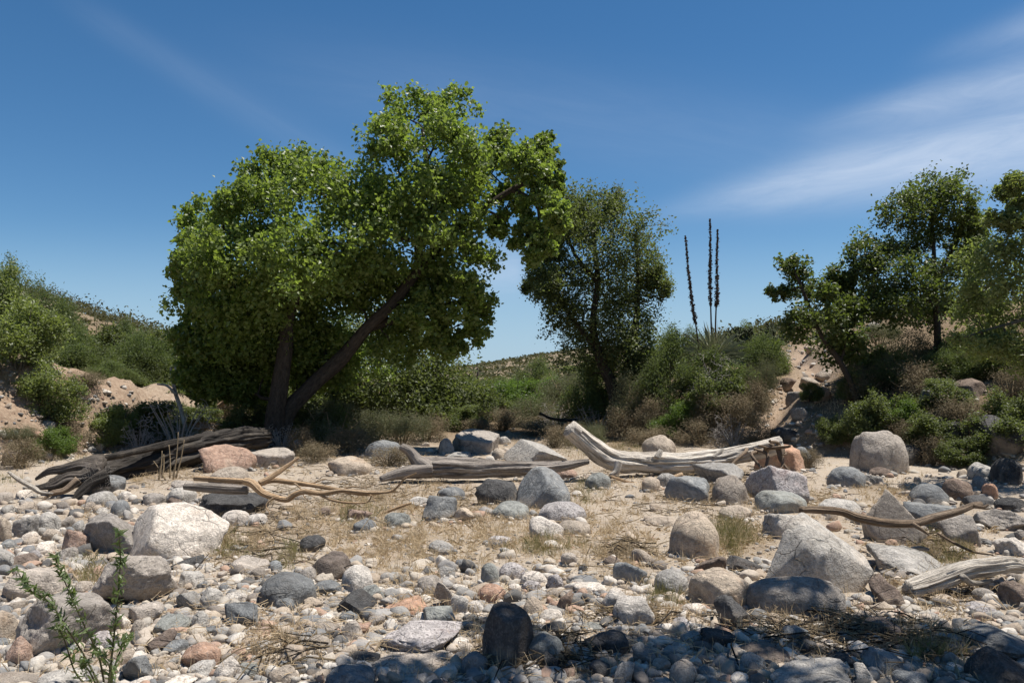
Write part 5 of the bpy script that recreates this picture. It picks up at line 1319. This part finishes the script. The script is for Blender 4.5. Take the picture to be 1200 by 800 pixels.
# --- dry stalks in front of the blackened trunk
stk = g1(196, 562)
e = empty('dry_stalks', stk, 'clump of upright dry tan stalks in front of the blackened trunk', 'dead plant')
for i, (a, b, c_, h_) in enumerate([(186, 562, 190, 528), (190, 560, 192, 532), (199, 560, 198, 521), (203, 562, 209, 506), (206, 560, 216, 515), (194, 562, 180, 540)]):
    mb = MB(); Q = curve([at(a, b, stk[1]), at((a+c_)/2+1, (b+h_)/2, stk[1]+.05), at(c_, h_, stk[1]+.1)], 5); tube(mb, Q, np.linspace(.016, .006, len(Q)), 6); mb.build('stalk', M['tanstem'], e, stk)
# --- sotol
gs = npn(at(836, 400, 23.)[0], 23., float(H(at(836, 400, 23.)[0], 23.)))
top = at(836, 411, 23.)
e = empty('sotol', gs, 'spiky sotol with three tall dark dried flower stalks against the sky', 'desert plant')
rgx = np.random.default_rng(77)
mb = MB(); cen = npn(top[0], top[1], top[2]-.25)
n = 700
dirs = rgx.normal(size=(n, 3)); dirs[:, 2] = np.abs(dirs[:, 2])*.9-.15; dirs /= np.linalg.norm(dirs, axis=1)[:, None]
Lb = rgx.uniform(.8, 1.35, n)[:, None]
side = np.cross(dirs, npn(0, 0, 1)); side /= np.linalg.norm(side, axis=1)[:, None]
a = cen + dirs*.12; b = cen + dirs*Lb*.55 + npn(0, 0, .04); c_ = cen + dirs*Lb - npn(0, 0, 1)*(Lb**2)*.08 + rgx.normal(size=(n, 3))*.09
V = np.stack([a-side*.009, a+side*.009, b+side*.008, c_, b-side*.008], 1).reshape(-1, 3)
mb.add(V, np.arange(5*n).reshape(n, 5)); mb.build('leaf_rosette', M['sotol'], e, gs, smooth=False)
mb = MB(); Q = curve([gs-npn(0, 0, .2), (gs+cen)/2, cen], 5); tube(mb, Q, .09, 12, .2, 5); mb.build('caudex', M['dry' if False else 'tanstem'], e, gs)
for st in ([(819, 410), (816, 385), (811, 355), (807, 320), (803, 276)], [(834, 400), (833, 365), (832, 330), (832.5, 300), (832, 257)], [(838, 402), (839, 365), (840.5, 345), (840, 310), (841, 269)]):
    Q = curve([at(p[0], p[1], 23.) for p in st], 14) - npn(0, 1e-9, 0); mb = MB(); k = len(Q)
    r = np.linspace(.026, .01, k); tube(mb, Q, r, 8)
    z = np.linspace(0, 1, k)
    fz = rgx.uniform(.30, 1, 1000); P0 = np.stack([np.interp(fz, z, Q[:, j]) for j in range(3)], -1)
    rad = .05*np.sin(np.clip((fz-.28)/.72, 0, 1)**.6*PI)**.6*(1.1-.45*fz) + .02
    P0 += rgx.normal(size=(1000, 3))*rad[:, None]*npn(.42, .42, .4)
    leaves(mb, P0, .06, rgx, .7, .1); mb.build('flower_stalk', M['stalk'], e, gs, smooth=False)
# --- cholla
dc = 25.; gc = npn(at(878, 420, dc)[0], dc, float(H(at(878, 420, dc)[0], dc)))
e = empty('cholla_cactus', gc, 'branching dark green cholla cactus right of the flower stalks', 'cactus')
mb = MB(); rgx = np.random.default_rng(5)
def cholla(p, d, L, r, k):
    q = p + d*L; mid = (p+q)/2 + rgx.normal(size=3)*.03
    Q = curve([p, mid, q], 4); z = np.linspace(0, 1, len(Q)); tube(mb, Q, r*(.75+.45*np.sin(z*PI)), 8, .15, k+3)
    if k > 0:
        for _ in range(int(rgx.integers(2, 4))):
            nd = d + rgx.normal(size=3)*.7; nd[2] = abs(nd[2])*.9+.1; nd /= np.linalg.norm(nd); cholla(p + d*L*rgx.uniform(.6, 1), nd, L*rgx.uniform(.6, .85), r*.9, k-1)
ht = at(878, 342, dc)[2]-gc[2]
for a_ in range(4):
    v = npn(math.cos(a_*1.6)*.35, math.sin(a_*1.6)*.35, 1); v /= np.linalg.norm(v); cholla(gc-npn(0, 0, .1), v, ht*.27, .026, 5)
mb.build('branches', M['cholla'], e, gc)
# --- seep willow in the left foreground
gw = npn(*(at(124, 806, 4.0))); gw[2] = float(H(gw[0], gw[1]))
e = empty('seep_willow', gw, 'young seep willow with narrow leaves sprouting among the left foreground stones', 'plant')
rgw = np.random.default_rng(8)
for pts in ([(126, 812), (132, 760), (138, 700), (141, 655), (139, 622)], [(122, 812), (100, 770), (78, 735), (58, 705), (34, 690), (20, 668)], [(124, 812), (116, 770), (100, 735), (84, 700), (72, 672), (64, 652)], [(128, 812), (136, 775), (146, 752), (150, 745)], [(118, 812), (104, 785), (94, 775)], [(130, 812), (128, 780), (114, 765)], [(120, 814), (90, 790), (74, 745), (64, 735)]):
    Q = curve([at(p[0], p[1], 4.0 + .1*rgw.normal()) for p in pts], 10); k = len(Q)
    mb = MB(); tube(mb, Q, np.linspace(.0055, .0018, k), 6); sm = mb.build('stem', M['greenstem'], e, gw)
    L = np.linalg.norm(Q[-1]-Q[0]); n = int(L*185)
    f = rgw.uniform(.22, 1, n); z = np.linspace(0, 1, k)
    P0 = np.stack([np.interp(f, z, Q[:, j]) for j in range(3)], -1); ax = (Q[-1]-Q[0])/L
    dv = rgw.normal(size=(n, 3)); dv -= ax*(dv @ ax)[:, None]*.9; dv /= np.linalg.norm(dv, axis=1)[:, None]; dv = dv*.8 + ax*.7
    ll = .045*(1.15-.45*f)
    mb = MB(); leaves(mb, P0 + dv*ll[:, None]*.55, .058, rgw, .2, .1, dirs=dv); mb.build('leaves', M['willow'], sm, gw, smooth=False)
    sm.children[0].matrix_parent_inverse = Matrix()

# ------------------------------------------------------------------ grass and litter (uncountable)
def blades(zones, n, hr, m, name, label, cat, seed, lean=.5, wid=.0035, glob=0):
    rg = np.random.default_rng(seed)
    px, py = [], []
    w = npn(*[z[2]*z[3]*z[4] for z in zones]); w /= w.sum()
    for z, k in zip(zones, rg.multinomial(n, w)):
        t = max(3, int(k/22)); tx = z[0]+rg.normal(size=t)*z[2]*.55; ty = z[1]+rg.normal(size=t)*z[3]*.5
        j = rg.integers(0, t, k); px.append(tx[j]+rg.normal(size=k)*3.2); py.append(ty[j]+rg.normal(size=k)*1.2)
    if glob: px.append(rg.uniform(0, 1200, glob)); py.append(rg.uniform(535, 800, glob))
    px = np.concatenate(px); py = np.clip(np.concatenate(py), 440, 812); g = ground(px, py)
    k = len(px); h = rg.uniform(*hr, k)*(.5+rg.uniform(0, 1, k))
    a = rg.uniform(0, 2*PI, k); ln = lean*np.abs(rg.normal(size=k))
    d = np.stack([np.cos(a)*ln, np.sin(a)*ln, np.ones(k)], -1); d /= np.linalg.norm(d, axis=1)[:, None]
    s = np.stack([-np.sin(a+rg.normal(size=k)), np.cos(a), 0*a], -1); s /= np.linalg.norm(s, axis=1)[:, None]; s = s*(wid*(.7+g[:, 1:2]*.035))
    p1 = g + d*h[:, None]*.55; dd = d - npn(0, 0, .55)*ln[:, None]; p2 = p1 + dd*h[:, None]*.45
    V = np.stack([g-s, g+s, p1+s*.8, p2, p1-s*.8], 1).reshape(-1, 3)
    o = link_mesh(name, V, np.arange(5*k).reshape(k, 5), m, smooth=False)
    return tag(o, label, cat, kind='stuff')
blades(GRASS_ZONES + [(780, 505, 60, 18, .6), (860, 515, 60, 16, .8), (60, 530, 60, 14, .5), (1000, 480, 60, 40, .5), (900, 470, 40, 40, .4), (1130, 520, 70, 30, .5), (540, 515, 50, 8, .8), (700, 518, 60, 8, .8), (280, 530, 60, 10, .5)], 52000, (.04, .13), M['straw'], 'dry_grass', 'matted straw-coloured dry grass between the stones', 'dry grass', 301, .9, .002, glob=7000)
blades([(858, 628, 26, 22, 1.5), (640, 642, 40, 10, .6), (265, 640, 40, 16, .5), (775, 700, 20, 14, .6), (1115, 650, 30, 18, .6), (110, 676, 22, 14, .8), (720, 525, 60, 12, 1), (340, 655, 14, 20, .6), (60, 532, 40, 12, .8), (950, 640, 10, 10, .2), (425, 600, 40, 16, .4), (685, 575, 20, 16, .5), (1095, 770, 30, 10, .4), (10, 560, 20, 8, .4)], 14000, (.04, .15), M['ggrass'], 'green_grass', 'yellowish green grass tufts among the boulders', 'grass', 302, .5, .0015)
# straw and twig litter lying flat
def litter(zones, n, L, r, m, name, label, cat, seed):
    rg = np.random.default_rng(seed); mb = MB()
    w = npn(*[z[2]*z[3]*z[4] for z in zones]); w /= w.sum()
    px, py, up = [], [], []
    for z, k in zip(zones, rg.multinomial(n, w)):
        px.append(z[0]+rg.normal(size=k)*z[2]*.6); py.append(z[1]+rg.normal(size=k)*z[3]*.6)
    px = np.concatenate(px); py = np.clip(np.concatenate(py), 500, 812); g = ground(px, py)
    for p in g:
        l = rg.uniform(*L); a = rg.uniform(0, 2*PI); t = rg.uniform(-.1, .35)
        d = npn(math.cos(a)*math.cos(t), math.sin(a)*math.cos(t), math.sin(t))*l
        q = p + npn(0, 0, .02+.05*rg.uniform()); Q = npn(q-d/2, q+rg.normal(size=3)*l*.08, q+d/2)
        tube(mb, Q, r*rg.uniform(.5, 1.3)*npn(1, .9, .5), 4, cap=False)
    return tag(mb.build(name, m), label, cat, kind='stuff')
TW = [(840, 575, 70, 16, .9), (640, 575, 60, 14, .6), (960, 585, 40, 12, .8), (540, 590, 60, 20, .5), (760, 600, 60, 20, .35), (400, 545, 160, 10, .7), (620, 530, 120, 8, .7), (830, 525, 80, 8, .8), (430, 570, 45, 18, 1.2), (360, 580, 60, 18, 1), (500, 560, 30, 14, 1.2), (720, 560, 30, 10, 1), (860, 556, 50, 12, 1.4), (920, 560, 30, 20, 1.2), (1090, 640, 40, 14, 1.6), (1110, 690, 50, 20, .8), (735, 650, 30, 16, 1.2), (830, 590, 40, 20, .8), (650, 770, 50, 20, 1), (960, 745, 80, 20, .8), (1060, 755, 60, 20, .8), (310, 640, 80, 30, .5), (330, 770, 40, 20, .6), (180, 560, 50, 12, .8), (740, 725, 50, 10, .8), (290, 600, 40, 14, .8)]
litter(TW, 2100, (.08, .45), .0045, M['tanstem'], 'twig_litter', 'tangled tan twigs and flood debris around the logs', 'twigs', 303)
litter(TW, 650, (.1, .5), .005, M['bark'], 'dark_twig_litter', 'dark broken twigs scattered among the debris', 'twigs', 304)
litter(GRASS_ZONES + [(650, 640, 250, 60, .5), (600, 740, 400, 50, .4), (300, 720, 200, 50, .4), (1000, 640, 150, 60, .5)], 5000, (.04, .16), .0022, M['straw'], 'straw_litter', 'flattened straw bits lying on the sand', 'straw', 305)

# far hillside scrub, one mass
def far_scrub():
    rg = np.random.default_rng(55); mb = MB()
    px = np.concatenate([rg.uniform(-200, 260, 480), rg.uniform(500, 800, 350), rg.uniform(800, 1400, 400)]); k = len(px)
    d = np.concatenate([rg.uniform(36, 84, 480), rg.uniform(50, 160, 350), rg.uniform(34, 80, 400)])
    x = (px-600)/FPX*d; z = H(x, d); c = np.stack([x, d, z], -1)
    s = rg.uniform(.5, 1.5, k)*np.where(px > 450, .7, np.where(d > 60, 1.0, .8))
    j = np.repeat(np.arange(k), 46)
    P = c[j] + rg.normal(size=(len(j), 3))*npn(.45, .45, .3)*s[j][:, None] + npn(0, 0, .4)*s[j][:, None]
    leaves(mb, P, .28, rg, .6, .3)
    px = rg.uniform(420, 800, 3200); d = rg.uniform(200, 430, 3200); px = px + 30*np.sin(px*.21+d*.05); x = (px-600)/FPX*d; c = np.stack([x, d, H(x, d)], -1)
    j = np.repeat(np.arange(3200), 8); P = c[j] + rg.normal(size=(len(j), 3))*npn(.8, .8, .5); leaves(mb, P, np.repeat(rg.uniform(.4, 1.5, 3200), 8), rg, .8, .3)
    o = mb.build('hillside_scrub', M['farscrub'], smooth=False)
    return tag(o, 'low desert scrub dotting the far hillsides', 'scrub', kind='stuff')
far_scrub()
# ------------------------------------------------------------------ sky, sun, camera
w = bpy.data.worlds.new('World'); bpy.context.scene.world = w; w.use_nodes = True
nt = w.node_tree; nt.nodes.clear()
sky = _node(nt, 'ShaderNodeTexSky', dict(sky_type='NISHITA', sun_disc=False, sun_elevation=SUN_EL, sun_rotation=SUN_AZ, altitude=1200., air_density=1.0, dust_density=.25, ozone_density=2.2))
hs = _node(nt, 'ShaderNodeHueSaturation', dict(ins={'Hue': .497, 'Saturation': 1.27, 'Value': SKYV if 'SKYV' in globals() else 1.0, 'Color': sky.outputs[0]}))
tc = _node(nt, 'ShaderNodeTexCoord', {}).outputs['Generated']
sx = _node(nt, 'ShaderNodeSeparateXYZ', dict(ins={0: tc}))
yy = math_(nt, 'MAXIMUM', sx.outputs[1], .05)
u = math_(nt, 'DIVIDE', sx.outputs[0], yy); v = math_(nt, 'DIVIDE', sx.outputs[2], yy)
def band(u0, v0, slope, wd, soft, ua, ub, amp, sc, seed):
    """thin cirrus streak along a line in the sky"""
    t = math_(nt, 'SUBTRACT', v, math_(nt, 'ADD', math_(nt, 'MULTIPLY', math_(nt, 'SUBTRACT', u, u0), slope), v0))
    wdn = math_(nt, 'MAXIMUM', math_(nt, 'ADD', math_(nt, 'MULTIPLY', math_(nt, 'SUBTRACT', u, ua), soft), wd), .006)
    q = math_(nt, 'DIVIDE', t, wdn); env = math_(nt, 'POWER', 2.718, math_(nt, 'MULTIPLY', math_(nt, 'MULTIPLY', q, q), -1.0))
    mr = _node(nt, 'ShaderNodeMapRange', dict(interpolation_type='SMOOTHSTEP', ins={0: u, 1: ua, 2: ub}))
    vec = _node(nt, 'ShaderNodeCombineXYZ', dict(ins={0: math_(nt, 'MULTIPLY', math_(nt, 'ADD', u, math_(nt, 'MULTIPLY', t, 1.2)), sc), 1: math_(nt, 'MULTIPLY', t, sc*5.0), 2: seed})).outputs[0]
    n = noise(nt, vec, 1.6, 9, .66, .8)
    nn = ramp(nt, n, [(.25, (.5, .5, .5)), (.75, (1, 1, 1))])
    return math_(nt, 'MULTIPLY', math_(nt, 'MULTIPLY', env, mr.outputs[0]), math_(nt, 'MULTIPLY', nn, amp))
cl_ = band(.17, .214, .20, .010, .085, .12, .42, .7, 4., 1.)
cl_ = math_(nt, 'ADD', cl_, band(.40, .33, .24, .014, .05, .33, .55, .45, 5., 7.))
cl_ = math_(nt, 'ADD', cl_, band(.64, .45, .30, .015, .05, .48, .75, .42, 3., 3.))
cl_ = math_(nt, 'ADD', cl_, band(-.25, .39, -.15, .06, .0, -.5, -.05, .09, 4., 5.))
cl_ = math_(nt, 'ADD', cl_, band(-.42, .40, -.60, .02, .02, -.62, -.5, .06, 4., 6.))
low = _node(nt, 'ShaderNodeMapRange', dict(interpolation_type='SMOOTHSTEP', ins={0: v, 1: .22, 2: .0, 3: 0.0, 4: .8}))
puff = band(-.015, .145, .1, .03, 0, -.06, -.03, .4, 7., 9.)
e1 = _node(nt, 'ShaderNodeMapRange', dict(interpolation_type='SMOOTHSTEP', ins={0: u, 1: .03, 2: .0}))
cl_ = math_(nt, 'ADD', cl_, math_(nt, 'MULTIPLY', puff, e1.outputs[0]))
cf = math_(nt, 'MINIMUM', cl_, .85)
c0 = mix(nt, low.outputs[0], hs.outputs[0], (3.5, 5.15, 6.9))
col = mix(nt, cf, c0, (6.5, 7.4, 8.8))
bg = _node(nt, 'ShaderNodeBackground', dict(ins={'Color': col, 'Strength': .069}))
_node(nt, 'ShaderNodeOutputWorld', dict(ins={0: bg.outputs[0]}))

sl = bpy.data.lights.new('sun', 'SUN'); sl.energy = 5.0; sl.angle = math.radians(.53); sl.color = (1, .955, .88)
so = bpy.data.objects.new('sun', sl); C.objects.link(so)
so.rotation_euler = Vector(-sd_).to_track_quat('-Z', 'Y').to_euler(); so.location = (10, 10, 30)
cd = bpy.data.cameras.new('camera'); cd.sensor_width = 36; cd.lens = 28; cd.clip_end = 4000; cd.clip_start = .05
co = bpy.data.objects.new('camera', cd); C.objects.link(co)
co.location = (0, 0, CAMZ); co.rotation_euler = (PI/2+PITCH, 0, 0)
sc = bpy.context.scene; sc.camera = co
sc.view_settings.view_transform = 'Standard'; sc.view_settings.look = 'None'; sc.view_settings.exposure = 0.62; sc.view_settings.gamma = 1
sc.cycles.max_bounces = 6; sc.cycles.diffuse_bounces = 3; sc.cycles.transmission_bounces = 4; sc.cycles.transparent_max_bounces = 8
sc.cycles.use_denoising = True
